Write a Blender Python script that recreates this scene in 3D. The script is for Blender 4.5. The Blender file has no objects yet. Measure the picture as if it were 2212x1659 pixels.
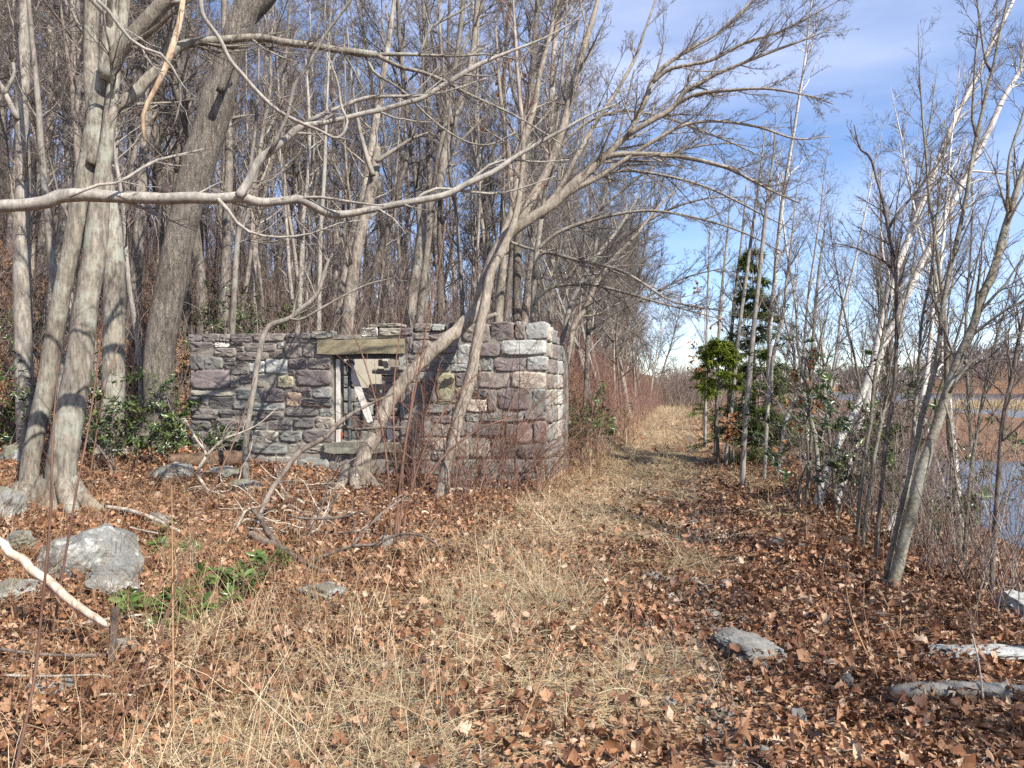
import bpy, bmesh, math, random
import numpy as np
from mathutils import Vector

# ------------------------------------------------------------------ camera, sky, sun, exposure
S = bpy.context.scene
COL = S.collection
F = 1613.0                      # focal length in units of a 2212-wide picture
EYE = 1.6
cam_d = bpy.data.cameras.new("camera")
cam_d.sensor_width = 36.0
cam_d.lens = 36.0 * F / 2212.0
cam_d.clip_start = 0.05
cam_d.clip_end = 4000
cam = bpy.data.objects.new("camera", cam_d)
COL.objects.link(cam)
cam.location = (0, 0, EYE)
cam.rotation_euler = (math.radians(90), 0, 0)
S.camera = cam

SUN_EL, SUN_AZ = math.radians(43), math.radians(42)     # azimuth from straight behind the camera towards the right
TO_SUN = Vector((math.sin(SUN_AZ) * math.cos(SUN_EL), -math.cos(SUN_AZ) * math.cos(SUN_EL), math.sin(SUN_EL)))
sun_d = bpy.data.lights.new("sun", 'SUN')
sun_d.energy = 5.0
sun_d.angle = math.radians(0.5)
sun_d.color = (1.0, 0.955, 0.88)
sun = bpy.data.objects.new("sun", sun_d)
COL.objects.link(sun)
sun.rotation_euler = TO_SUN.to_track_quat('Z', 'Y').to_euler()

W = bpy.data.worlds.new("World")
S.world = W
W.use_nodes = True
nt = W.node_tree
bg = nt.nodes['Background']
sky = nt.nodes.new('ShaderNodeTexSky')
sky.sky_type = 'NISHITA'
sky.sun_disc = False
sky.sun_elevation = SUN_EL
sky.sun_rotation = math.pi - SUN_AZ
sky.air_density = 1.0
sky.altitude = 1200.0
sky.dust_density = 0.0
sky.ozone_density = 3.0
# thin cirrus veil
tc = nt.nodes.new('ShaderNodeTexCoord')
mp = nt.nodes.new('ShaderNodeMapping')
mp.inputs['Rotation'].default_value = (0.0, math.radians(28), math.radians(-20))
mp.inputs['Scale'].default_value = (1.2, 1.2, 5.0)
nz = nt.nodes.new('ShaderNodeTexNoise')
nz.inputs['Scale'].default_value = 1.6
nz.inputs['Detail'].default_value = 5
cr = nt.nodes.new('ShaderNodeValToRGB')
cr.color_ramp.elements[0].position = 0.36
cr.color_ramp.elements[0].color = (0, 0, 0, 1)
cr.color_ramp.elements[1].position = 0.66
cr.color_ramp.elements[1].color = (0.62, 0.62, 0.62, 1)
mx = nt.nodes.new('ShaderNodeMix')
mx.data_type = 'RGBA'
mx.inputs[7].default_value = (4.6, 5.1, 6.2, 1)
nt.links.new(tc.outputs['Generated'], mp.inputs['Vector'])
nt.links.new(mp.outputs[0], nz.inputs['Vector'])
nt.links.new(nz.outputs[0], cr.inputs[0])
nt.links.new(cr.outputs[0], mx.inputs[0])
nt.links.new(sky.outputs[0], mx.inputs[6])
tint = nt.nodes.new('ShaderNodeMix'); tint.data_type = 'RGBA'; tint.blend_type = 'MULTIPLY'
tint.inputs[0].default_value = 1.0; tint.inputs[7].default_value = (0.98, 0.98, 1.06, 1)
nt.links.new(mx.outputs[2], tint.inputs[6]); nt.links.new(tint.outputs[2], bg.inputs[0])
bg.inputs[1].default_value = 0.12

S.view_settings.view_transform = 'Standard'
S.view_settings.look = 'None'
S.view_settings.exposure = 0.82
S.view_settings.gamma = 1.0
S.cycles.use_denoising = False
S.cycles.max_bounces = 4
S.cycles.diffuse_bounces = 1
S.cycles.glossy_bounces = 2
S.cycles.transmission_bounces = 2

# ------------------------------------------------------------------ numeric helpers
def rng_(seed):
    return np.random.default_rng(seed)

def nrm(v):
    return v / np.maximum(np.linalg.norm(v, axis=-1, keepdims=True), 1e-9)

def sstep(a, b, x):
    t = np.clip((x - a) / (b - a), 0, 1)
    return t * t * (3 - 2 * t)

# ruin: front wall plane from the right corner A along E (to the left), N_ points to the back
A = np.array([0.573, 11.7]); B = np.array([-5.59, 13.0])
WL = float(np.linalg.norm(B - A)); E = (B - A) / WL; N_ = np.array([-E[1], E[0]])
if N_[1] < 0: N_ = -N_

def terr(x, y):
    x = np.asarray(x, float); y = np.asarray(y, float)
    u = .974 * x - .225 * y
    v = .225 * x + .974 * y
    z = 0.03 * np.sin(1.3 * x + .7 * y) + .025 * np.sin(2.9 * x - 1.7 * y + 1) + .02 * np.sin(4.1 * y + 2.2 * x)
    z = z * (1 - .6 * np.exp(-(u / .9) ** 2))
    z = z - .05 * np.exp(-((u - .1) / .55) ** 2) + .04 * np.exp(-((u - 1.35) / .5) ** 2)
    D = 2.3 - .75 * sstep(30, 42, v) * (1 - sstep(25, 45, u))
    z = z - D * sstep(1.5, 9.0, u)
    z = z + .48 * sstep(-2.6, -10.5, u) + .0 * v
    foot = -9.6 + 3.6 * sstep(14, 24, v)
    h = np.maximum(0, np.sqrt((np.maximum(-(u - foot), 0)) ** 2 + 1.2) - 1.095) * .36
    h = 26 * np.tanh(h / 26)
    # bank cut behind the ruin
    s = (x - A[0]) * E[0] + (y - A[1]) * E[1]
    t = (x - A[0]) * N_[0] + (y - A[1]) * N_[1]
    bank = 2.15 * sstep(2.4, 4.3, t) * sstep(-1.0, 1.6, s) * (1 - .0 * t)
    inside = sstep(.15, .35, t) * (1 - sstep(2.35, 2.6, t)) * sstep(-.2, .1, s) * (1 - sstep(WL - .1, WL + .6, s))
    z = z + np.maximum(h * (1 - inside), bank)
    r = np.sqrt(x * x + y * y)
    az = np.arctan2(x, y)
    far = sstep(300, 470, r) * (4 + 13 * sstep(.46, .57, az) + 1.5 * np.sin(az * 9))
    return z + np.where(az > .2, np.maximum(far, 0), 0) * sstep(8, 60, u)

def P(px, py, d):
    return np.array([(px - 1106.0) / F * d, d, EYE - (py - 829.5) / F * d])

def gd(px, py, d0=2.2, d1=120):
    """distance at which the ray of a picture point meets the ground"""
    d = np.linspace(d0, d1, 4000)
    x = (px - 1106.0) / F * d
    z = EYE - (py - 829.5) / F * d
    k = np.nonzero(z <= terr(x, d))[0]
    return float(d[k[0]]) if len(k) else d1

def ground(px, py):
    d = gd(px, py)
    p = P(px, py, d)
    p[2] = terr(p[0], p[1])
    return p

def at_ground(px, d):
    x = (px - 1106.0) / F * d
    return np.array([x, d, float(terr(x, d))])

def Wp(px, py):
    """picture point -> (s, h) on the front wall plane"""
    rx = (px - 1106.0) / F
    d = (A @ N_) / (rx * N_[0] + N_[1])
    p = np.array([rx * d, d])
    return float((p - A) @ E), EYE - (py - 829.5) / F * d

def wall3(s, h, t=0.0):
    s, h, t = np.broadcast_arrays(np.asarray(s, float), np.asarray(h, float), np.asarray(t, float))
    return np.stack([A[0] + E[0] * s + N_[0] * t, A[1] + E[1] * s + N_[1] * t, h], -1)

# ------------------------------------------------------------------ mesh builder
class MB:
    def __init__(self):
        self.v = []; self.q = []; self.t = []; self.c = []; self.n = 0
    def add(self, v, q=None, t=None, c=None):
        v = np.asarray(v, float).reshape(-1, 3)
        if q is not None and len(q): self.q.append(np.asarray(q, np.int64).reshape(-1, 4) + self.n)
        if t is not None and len(t): self.t.append(np.asarray(t, np.int64).reshape(-1, 3) + self.n)
        self.v.append(v)
        self.c.append(np.tile(np.array(c if c is not None else (1, 1, 1), float), (len(v), 1)) if np.ndim(c) < 2 else np.asarray(c, float))
        self.n += len(v)
    def mesh(self, name, origin=(0, 0, 0), smooth=True, col=False):
        me = bpy.data.meshes.new(name)
        v = np.concatenate(self.v) - np.asarray(origin, float)
        q = np.concatenate(self.q) if self.q else np.zeros((0, 4), np.int64)
        t = np.concatenate(self.t) if self.t else np.zeros((0, 3), np.int64)
        me.vertices.add(len(v)); me.vertices.foreach_set('co', v.astype(np.float32).ravel())
        idx = np.concatenate([q.ravel(), t.ravel()]).astype(np.int32)
        me.loops.add(len(idx)); me.loops.foreach_set('vertex_index', idx)
        st = np.concatenate([np.arange(len(q)) * 4, len(q) * 4 + np.arange(len(t)) * 3]).astype(np.int32)
        me.polygons.add(len(st)); me.polygons.foreach_set('loop_start', st)
        me.polygons.foreach_set('use_smooth', np.full(len(st), smooth))
        if col:
            a = me.color_attributes.new('tint', 'FLOAT_COLOR', 'POINT')
            cc = np.concatenate(self.c); cc = np.concatenate([cc, np.ones((len(cc), 1))], 1)
            a.data.foreach_set('color', cc.astype(np.float32).ravel())
        me.update(calc_edges=True)
        return me

def obj(name, mb, mat, parent=None, origin=(0, 0, 0), smooth=True, col=False):
    me = mb.mesh(name, origin, smooth, col) if isinstance(mb, MB) else mb
    if mat and not me.materials: me.materials.append(mat)
    o = bpy.data.objects.new(name, me)
    COL.objects.link(o)
    if parent is not None:
        o.parent = parent
    else:
        o.location = tuple(origin)
    return o

def tag(o, label=None, cat=None, group=None, kind=None):
    if label: o['label'] = label
    if cat: o['category'] = cat
    if group: o['group'] = group
    if kind: o['kind'] = kind
    return o

def thing(name, label, cat, loc=(0, 0, 0), group=None, rz=0.0):
    o = bpy.data.objects.new(name, None)
    o.empty_display_size = .2
    COL.objects.link(o)
    o.location = tuple(float(a) for a in loc); o.rotation_euler = (0, 0, rz)
    return tag(o, label, cat, group)

def copy_thing(root, loc, rz, sc, label, group=None, tilt=(0, 0)):
    r = root.copy(); COL.objects.link(r)
    r.location = tuple(float(a) for a in loc); r.rotation_euler = (tilt[0], tilt[1], rz); r.scale = (sc, sc, sc)
    r['label'] = label
    if group: r['group'] = group
    for ch in list(root.children):
        c = ch.copy(); COL.objects.link(c); c.parent = r
        for g in list(ch.children):
            k = g.copy(); COL.objects.link(k); k.parent = c
    return r

def tubes(mb, Pt, R, k=3, cap=False, rough=0.0, seed=0, c=None):
    """Pt (M,n,3), R (M,n): M tapering tubes of k sides"""
    Pt = np.asarray(Pt, float); R = np.asarray(R, float)
    if Pt.ndim == 2: Pt = Pt[None]; R = R[None]
    M, n, _ = Pt.shape
    T = np.empty_like(Pt)
    T[:, 1:-1] = Pt[:, 2:] - Pt[:, :-2]; T[:, 0] = Pt[:, 1] - Pt[:, 0]; T[:, -1] = Pt[:, -1] - Pt[:, -2]
    T = nrm(T)
    m = np.abs(nrm(Pt[:, -1] - Pt[:, 0]))
    ref = np.zeros((M, 3)); ref[np.arange(M), np.argmin(m, 1)] = 1
    U = nrm(np.cross(T, ref[:, None, :])); V = np.cross(T, U)
    a = np.arange(k) / k * 2 * np.pi
    rr = R[:, :, None] * np.ones(k)
    if rough:
        g = rng_(seed)
        lob = g.normal(0, 1, (M, 1, k)) * .6 + g.normal(0, 1, (M, n, k)) * .5
        rr = rr * (1 + rough * lob)
    ring = Pt[:, :, None, :] + rr[..., None] * (np.cos(a)[:, None] * U[:, :, None, :] + np.sin(a)[:, None] * V[:, :, None, :])
    base = (np.arange(M) * n * k)[:, None, None] + (np.arange(n - 1) * k)[None, :, None]
    j = np.arange(k)[None, None, :]; j2 = (j + 1) % k
    q = np.stack([base + j, base + j2, base + k + j2, base + k + j], -1).reshape(-1, 4)
    t = None
    v = ring.reshape(-1, 3)
    if cap:
        cv = np.concatenate([Pt[:, -1] + T[:, -1] * R[:, -1:] * .25, Pt[:, 0]])
        e = (np.arange(M) * n * k)[:, None] + (n - 1) * k
        jj = np.arange(k)[None]; jj2 = (jj + 1) % k
        ci = M * n * k + np.arange(M)[:, None]
        s0 = (np.arange(M) * n * k)[:, None]
        t = np.concatenate([np.stack([e + jj, e + jj2, ci + 0 * jj], -1).reshape(-1, 3),
                            np.stack([s0 + jj2, s0 + jj, ci + M + 0 * jj], -1).reshape(-1, 3)])
        v = np.concatenate([v, cv])
    mb.add(v, q, t, c)

def spline(pts, n):
    """Catmull-Rom through pts (k, m), n samples evenly by chord length"""
    p = np.asarray(pts, float)
    d = np.concatenate([[0], np.cumsum(np.linalg.norm(np.diff(p[:, :2], axis=0), axis=1) + 1e-9)])
    q = np.linspace(0, d[-1], n)
    i = np.clip(np.searchsorted(d, q, side='right') - 1, 0, len(p) - 2)
    t = ((q - d[i]) / (d[i + 1] - d[i]))[:, None]
    p0 = p[np.maximum(i - 1, 0)]; p1 = p[i]; p2 = p[i + 1]; p3 = p[np.minimum(i + 2, len(p) - 1)]
    m1 = (p2 - p0) * .5; m2 = (p3 - p1) * .5
    return (2 * t ** 3 - 3 * t ** 2 + 1) * p1 + (t ** 3 - 2 * t ** 2 + t) * m1 + (-2 * t ** 3 + 3 * t ** 2) * p2 + (t ** 3 - t ** 2) * m2

def limb(pts, d0, d1, w0, w1, n=None, jit=0.0, seed=1, ground_base=False):
    """a limb drawn through (px, py[, width px]) points at a distance going from d0 to d1 -> points (n,3), radii (n)"""
    p = [list(a) for a in pts]
    m = len(p)
    ws = [a[2] if len(a) > 2 else None for a in p]
    cum = np.concatenate([[0], np.cumsum([math.dist(p[i][:2], p[i + 1][:2]) for i in range(m - 1)])]); cum = cum / cum[-1]
    known = [i for i in range(m) if ws[i] is not None]
    if not known: wv = w0 + (w1 - w0) * cum
    else:
        kx = [cum[i] for i in known]; ky = [ws[i] for i in known]
        if known[0] != 0: kx = [0] + kx; ky = [w0] + ky
        if known[-1] != m - 1: kx = kx + [1]; ky = ky + [w1]
        wv = np.interp(cum, kx, ky)
    dd = d0 + (d1 - d0) * cum
    p3 = np.array([P(a[0], a[1], d) for a, d in zip(p, dd)])
    r = wv / 2 / F * dd
    L = np.linalg.norm(np.diff(p3, axis=0), axis=1).sum()
    n = n or int(max(8, min(60, L / .12)))
    q = np.concatenate([np.array([a[:2] for a in p], float), p3, r[:, None]], 1)
    o = spline(q, n)
    pts3 = o[:, 2:5]
    if jit:
        g = rng_(seed); nz_ = g.normal(0, jit, (n, 3)); nz_[0] = 0
        pts3 = pts3 + (nz_ + np.roll(nz_, 1, 0)) * .6
    if ground_base:
        tz = float(terr(pts3[0, 0], pts3[0, 1]))
        dz = tz - .06 - pts3[0, 2]
        f = np.clip(1 - (np.arange(n) / max(1, n * .25)), 0, 1)
        pts3[:, 2] += dz * f
    return pts3, np.maximum(o[:, 5], .0015)

def grow(Pt, R, per, t0, t1, L, ang, up, wob, ns, rr, rt, g, taper=.55, bias=None, aspread=.22):
    """per children on every parent; L is a length or a ratio of the parent's length (negative)"""
    Pt = np.asarray(Pt, float); R = np.asarray(R, float)
    if Pt.ndim == 2: Pt = Pt[None]; R = R[None]
    M, n, _ = Pt.shape
    ix = np.repeat(np.arange(M), per); K = len(ix)
    t = g.uniform(t0, t1, K); f = t * (n - 1); i = np.minimum(f.astype(int), n - 2); fr = (f - i)[:, None]
    pos = Pt[ix, i] * (1 - fr) + Pt[ix, i + 1] * fr
    tan = nrm(Pt[ix, i + 1] - Pt[ix, i])
    rad = R[ix, i] * (1 - fr[:, 0]) + R[ix, i + 1] * fr[:, 0]
    pl = np.linalg.norm(np.diff(Pt, axis=1), axis=2).sum(1)[ix]
    perp = nrm(np.cross(tan, g.normal(0, 1, (K, 3))))
    a = g.normal(ang, aspread, K)[:, None]
    d = np.cos(a) * tan + np.sin(a) * perp
    if bias is not None: d = nrm(d + np.asarray(bias))
    ln = (pl * -L if L < 0 else np.full(K, L)) * (1 - taper * t) * g.uniform(.55, 1.25, K)
    st = (ln / ns)[:, None]
    pts = [pos]
    for k in range(ns):
        pos = pos + d * st
        pts.append(pos)
        d = nrm(d + g.normal(0, wob, (K, 3)) + np.array([0, 0, up]))
    Q = np.stack(pts, 1)
    r0 = np.minimum(rad * rr, ln * .03 + rt)
    r0 = np.maximum(r0, rt)
    w = np.linspace(0, 1, ns + 1)[None]
    RR = r0[:, None] * (1 - w) + rt * .8 * w
    return Q, RR

# ------------------------------------------------------------------ materials
def new_mat(name):
    m = bpy.data.materials.new(name); m.use_nodes = True
    t = m.node_tree
    return m, t, t.nodes['Principled BSDF'], t.links

def node(t, kind, **kw):
    n = t.nodes.new(kind)
    for k, v in kw.items():
        if k in ('operation', 'blend_type', 'data_type', 'feature', 'interpolation', 'noise_dimensions', 'attribute_name', 'distance', 'normalize'):
            setattr(n, k, v)
        else:
            n.inputs[k].default_value = v
    return n

def ramp(t, stops, interp='LINEAR'):
    n = t.nodes.new('ShaderNodeValToRGB'); r = n.color_ramp; r.interpolation = interp
    while len(r.elements) < len(stops): r.elements.new(.5)
    for e, (p, c) in zip(r.elements, stops):
        e.position = p; e.color = (*c, 1) if len(c) == 3 else c
    return n

def mixc(t, fac, a, b, blend='MIX'):
    n = t.nodes.new('ShaderNodeMix'); n.data_type = 'RGBA'; n.blend_type = blend
    for s, v in ((0, fac), (6, a), (7, b)):
        if hasattr(v, 'links') or hasattr(v, 'is_linked'): t.links.new(v, n.inputs[s])
        elif isinstance(v, (int, float)): n.inputs[s].default_value = v
        else: n.inputs[s].default_value = (*v, 1)
    return n.outputs[2]

def bark(name, c1, c2, scale=9.0, stretch=.25, bump=.35, lichen=None, lich_amt=.55, vary=.35, rough=.85, rings=False, furrow=False):
    m, t, b, L = new_mat(name)
    tc = node(t, 'ShaderNodeTexCoord')
    mp = node(t, 'ShaderNodeMapping'); mp.inputs['Scale'].default_value = (1, 1, stretch)
    L.new(tc.outputs['Object'], mp.inputs['Vector'])
    n1 = node(t, 'ShaderNodeTexNoise', Scale=scale, Detail=6, Roughness=.65); L.new(mp.outputs[0], n1.inputs['Vector'])
    rp = ramp(t, [(.34, c1), (.64, c2)]); L.new(n1.outputs[0], rp.inputs[0])
    n0 = node(t, 'ShaderNodeTexNoise', Scale=2.3, Detail=5, Roughness=.7); L.new(tc.outputs['Object'], n0.inputs['Vector'])
    r0 = ramp(t, [(.32, (.62, .60, .58)), (.5, (.98, .97, .95)), (.7, (1.22, 1.2, 1.17))]); L.new(n0.outputs[0], r0.inputs[0])
    colr = mixc(t, 1.0, rp.outputs[0], r0.outputs[0], 'MULTIPLY')
    hgt = n1.outputs[0]
    if furrow:
        w = node(t, 'ShaderNodeTexVoronoi', Scale=scale * 3.0, feature='DISTANCE_TO_EDGE')
        nd = node(t, 'ShaderNodeTexNoise', Scale=scale * 1.3, Detail=3)
        L.new(mp.outputs[0], nd.inputs['Vector'])
        ad = node(t, 'ShaderNodeVectorMath', operation='ADD'); sc_ = node(t, 'ShaderNodeVectorMath', operation='SCALE'); sc_.inputs['Scale'].default_value = .12
        L.new(nd.outputs['Color'], sc_.inputs[0]); L.new(mp.outputs[0], ad.inputs[0]); L.new(sc_.outputs[0], ad.inputs[1])
        L.new(ad.outputs[0], w.inputs['Vector'])
        r2 = ramp(t, [(.0, (.42, .40, .38)), (.16, (1, 1, 1))]); L.new(w.outputs['Distance'], r2.inputs[0])
        colr = mixc(t, 1.0, colr, r2.outputs[0], 'MULTIPLY')
        r3 = ramp(t, [(0, (0, 0, 0)), (.2, (1, 1, 1))]); L.new(w.outputs['Distance'], r3.inputs[0])
        hgt = mixc(t, .6, hgt, r3.outputs[0])
    if rings:
        mp2 = node(t, 'ShaderNodeMapping'); mp2.inputs['Scale'].default_value = (1.4, 1.4, 9.0); L.new(tc.outputs['Object'], mp2.inputs['Vector'])
        n3 = node(t, 'ShaderNodeTexNoise', Scale=3.2, Detail=3, Roughness=.7); L.new(mp2.outputs[0], n3.inputs['Vector'])
        r3 = ramp(t, [(.58, (1, 1, 1)), (.66, (.18, .15, .13))]); L.new(n3.outputs[0], r3.inputs[0])
        colr = mixc(t, 1.0, colr, r3.outputs[0], 'MULTIPLY')
    if lichen:
        n2 = node(t, 'ShaderNodeTexNoise', Scale=2.6, Detail=6, Roughness=.72); L.new(tc.outputs['Object'], n2.inputs['Vector'])
        r2 = ramp(t, [(.50, (0, 0, 0)), (.60, (lich_amt,) * 3)]); L.new(n2.outputs[0], r2.inputs[0])
        colr = mixc(t, r2.outputs[0], colr, lichen)
    if vary:
        oi = node(t, 'ShaderNodeObjectInfo')
        rv = ramp(t, [(0, (1 - vary,) * 3), (1, (1 + vary * .55, 1 + vary * .5, 1 + vary * .42))]); L.new(oi.outputs['Random'], rv.inputs[0])
        colr = mixc(t, 1.0, colr, rv.outputs[0], 'MULTIPLY')
    L.new(colr, b.inputs['Base Color'])
    b.inputs['Roughness'].default_value = rough
    b.inputs['Specular IOR Level'].default_value = .25
    bp = node(t, 'ShaderNodeBump', Strength=bump, Distance=.02); L.new(hgt, bp.inputs['Height']); L.new(bp.outputs[0], b.inputs['Normal'])
    return m

def island(name, stops, rough=.7, spec=.3, trans=0.0, noise=.0, interp='LINEAR'):
    """one colour per separate leaf / blade / twig"""
    m, t, b, L = new_mat(name)
    g = node(t, 'ShaderNodeNewGeometry')
    rp = ramp(t, stops, interp); L.new(g.outputs['Random Per Island'], rp.inputs[0])
    colr = rp.outputs[0]
    if noise:
        n1 = node(t, 'ShaderNodeTexNoise', Scale=noise, Detail=3); L.new(g.outputs['Position'], n1.inputs['Vector'])
        r2 = ramp(t, [(.3, (.6, .6, .6)), (.7, (1.25, 1.22, 1.18))]); L.new(n1.outputs[0], r2.inputs[0])
        colr = mixc(t, 1.0, colr, r2.outputs[0], 'MULTIPLY')
    L.new(colr, b.inputs['Base Color'])
    b.inputs['Roughness'].default_value = rough
    b.inputs['Specular IOR Level'].default_value = spec
    if trans:
        tr = node(t, 'ShaderNodeBsdfTranslucent'); L.new(colr, tr.inputs[0])
        ms = node(t, 'ShaderNodeMixShader'); ms.inputs[0].default_value = trans
        L.new(b.outputs[0], ms.inputs[1]); L.new(tr.outputs[0], ms.inputs[2])
        L.new(ms.outputs[0], t.nodes['Material Output'].inputs[0])
    return m

M = {}
M['bark_grey'] = bark('bark_grey', (.13, .113, .094), (.34, .30, .25), 26, .22, .6, lichen=(.40, .40, .36), lich_amt=.4, vary=.2)
M['bark_furrow'] = bark('bark_furrow', (.13, .112, .093), (.345, .305, .257), 20, .16, .8, furrow=True, vary=.05)
M['bark_lichen'] = bark('bark_lichen', (.115, .10, .08), (.33, .295, .238), 26, .25, .6, lichen=(.38, .40, .33), lich_amt=.5, vary=.1)
M['bark_pale'] = bark('bark_pale', (.20, .182, .158), (.38, .352, .31), 24, .3, .4, vary=.15)
M['bark_tan'] = bark('bark_tan', (.17, .142, .112), (.39, .338, .272), 24, .3, .5, vary=.1)
M['bark_dark'] = bark('bark_dark', (.06, .05, .042), (.21, .178, .15), 24, .3, .5, vary=.25)
M['bark_forest'] = bark('bark_forest', (.125, .106, .09), (.35, .305, .255), 14, .2, .5, lichen=(.40, .40, .36), lich_amt=.35, vary=.5)
M['bark_birch'] = bark('bark_birch', (.42, .39, .35), (.66, .63, .58), 10, .5, .2, rings=True, vary=.06, rough=.6)
M['bark_alder'] = bark('bark_alder', (.085, .075, .055), (.25, .225, .17), 30, 1.6, .3, lichen=(.44, .44, .37), lich_amt=.45, vary=.25, rough=.6)
M['twig_grey'] = bark('twig_grey', (.13, .11, .098), (.28, .245, .22), 5, .5, .1, vary=.3)
M['twig_forest'] = bark('twig_forest', (.15, .125, .112), (.32, .272, .245), 2, .5, .1, vary=.45)
M['twig_dark'] = bark('twig_dark', (.085, .065, .058), (.21, .17, .15), 5, .5, .1, vary=.3)
M['twig_red'] = bark('twig_red', (.12, .062, .045), (.27, .155, .11), 5, .5, .1, vary=.3)
M['dead_wood'] = bark('dead_wood', (.24, .20, .155), (.56, .495, .41), 18, .25, .4, vary=.15)
M['peeled'] = bark('peeled', (.36, .26, .19), (.68, .56, .45), 16, .15, .4, vary=0)
M['splinter'] = bark('splinter', (.34, .23, .14), (.64, .50, .35), 16, .2, .4, vary=0)
M['rotten'] = bark('rotten', (.05, .035, .025), (.20, .13, .085), 12, .5, .9, vary=0)
M['dead_bark'] = bark('dead_bark', (.055, .042, .034), (.17, .138, .115), 18, .35, .6, lichen=(.40, .33, .27), lich_amt=.3, vary=.1)
M['litter'] = island('litter', [(0, (.075, .032, .018)), (.2, (.155, .068, .035)), (.45, (.265, .125, .062)), (.7, (.36, .19, .10)), (.88, (.46, .285, .17)), (1, (.56, .43, .31))], .55, .35, .12, noise=1.1)
M['oak_leaf'] = island('oak_leaf', [(0, (.25, .10, .04)), (1, (.46, .22, .09))], .6, .3, .25)
M['straw'] = island('straw', [(0, (.30, .20, .11)), (.3, (.46, .34, .19)), (.7, (.60, .48, .30)), (1, (.70, .61, .43))], .6, .3, .2, noise=.8)
M['weed'] = island('weed', [(0, (.16, .075, .045)), (.5, (.30, .17, .09)), (.8, (.42, .28, .15)), (1, (.55, .42, .27))], .7, .2)
M['laurel_leaf'] = island('laurel_leaf', [(0, (.018, .03, .010)), (.45, (.040, .065, .018)), (.8, (.085, .125, .03)), (1, (.17, .19, .055))], .28, .5, .12)
M['laurel_bright'] = island('laurel_bright', [(0, (.04, .075, .015)), (.6, (.085, .15, .03)), (1, (.17, .22, .06))], .3, .5, .18)
M['hemlock'] = island('hemlock', [(0, (.07, .11, .03)), (.5, (.14, .20, .05)), (1, (.26, .31, .09))], .5, .35, .4)
M['hemlock_bright'] = island('hemlock_bright', [(0, (.13, .18, .02)), (.5, (.24, .30, .04)), (1, (.38, .42, .08))], .5, .35, .4)
M['brush'] = island('brush', [(0, (.085, .058, .05)), (.4, (.17, .125, .105)), (.75, (.26, .20, .165)), (1, (.40, .335, .28))], .8, .2)
M['brush_red'] = island('brush_red', [(0, (.12, .06, .05)), (.5, (.23, .13, .105)), (1, (.36, .23, .17))], .8, .2)
M['far_twig'] = island('far_twig', [(0, (.105, .082, .076)), (1, (.22, .18, .168))], .9, .1)
M['reed'] = island('reed', [(0, (.35, .24, .12)), (1, (.62, .47, .25))], .8, .1)

def rock_mat(name, c1, c2, moss=.35, lich=.6):
    m, t, b, L = new_mat(name)
    tc = node(t, 'ShaderNodeTexCoord'); g = node(t, 'ShaderNodeNewGeometry')
    n1 = node(t, 'ShaderNodeTexNoise', Scale=3.5, Detail=9, Roughness=.7); L.new(tc.outputs['Object'], n1.inputs['Vector'])
    rp = ramp(t, [(.3, c1), (.7, c2)]); L.new(n1.outputs[0], rp.inputs[0])
    n2 = node(t, 'ShaderNodeTexNoise', Scale=7, Detail=6, Roughness=.8); L.new(tc.outputs['Object'], n2.inputs['Vector'])
    r2 = ramp(t, [(.55, (0, 0, 0)), (.60, (lich,) * 3)]); L.new(n2.outputs[0], r2.inputs[0])
    c = mixc(t, r2.outputs[0], rp.outputs[0], (.50, .50, .45))
    n3 = node(t, 'ShaderNodeTexNoise', Scale=2.2, Detail=5); L.new(g.outputs['Position'], n3.inputs['Vector'])
    r3 = ramp(t, [(.55, (0, 0, 0)), (.64, (moss,) * 3)]); L.new(n3.outputs[0], r3.inputs[0])
    c = mixc(t, r3.outputs[0], c, (.10, .095, .03))
    L.new(c, b.inputs['Base Color']); b.inputs['Roughness'].default_value = .8; b.inputs['Specular IOR Level'].default_value = .3
    n4 = node(t, 'ShaderNodeTexNoise', Scale=18, Detail=9, Roughness=.75); L.new(tc.outputs['Object'], n4.inputs['Vector'])
    bp = node(t, 'ShaderNodeBump', Strength=.55, Distance=.04); L.new(n4.outputs[0], bp.inputs['Height']); L.new(bp.outputs[0], b.inputs['Normal'])
    return m
M['rock'] = rock_mat('rock', (.125, .122, .108), (.30, .295, .265), .45, .7)
M['rock_pale'] = rock_mat('rock_pale', (.22, .22, .20), (.46, .46, .43), .3, .8)
M['rock_path'] = rock_mat('rock_path', (.15, .14, .12), (.30, .285, .25), .1, .3)

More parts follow.
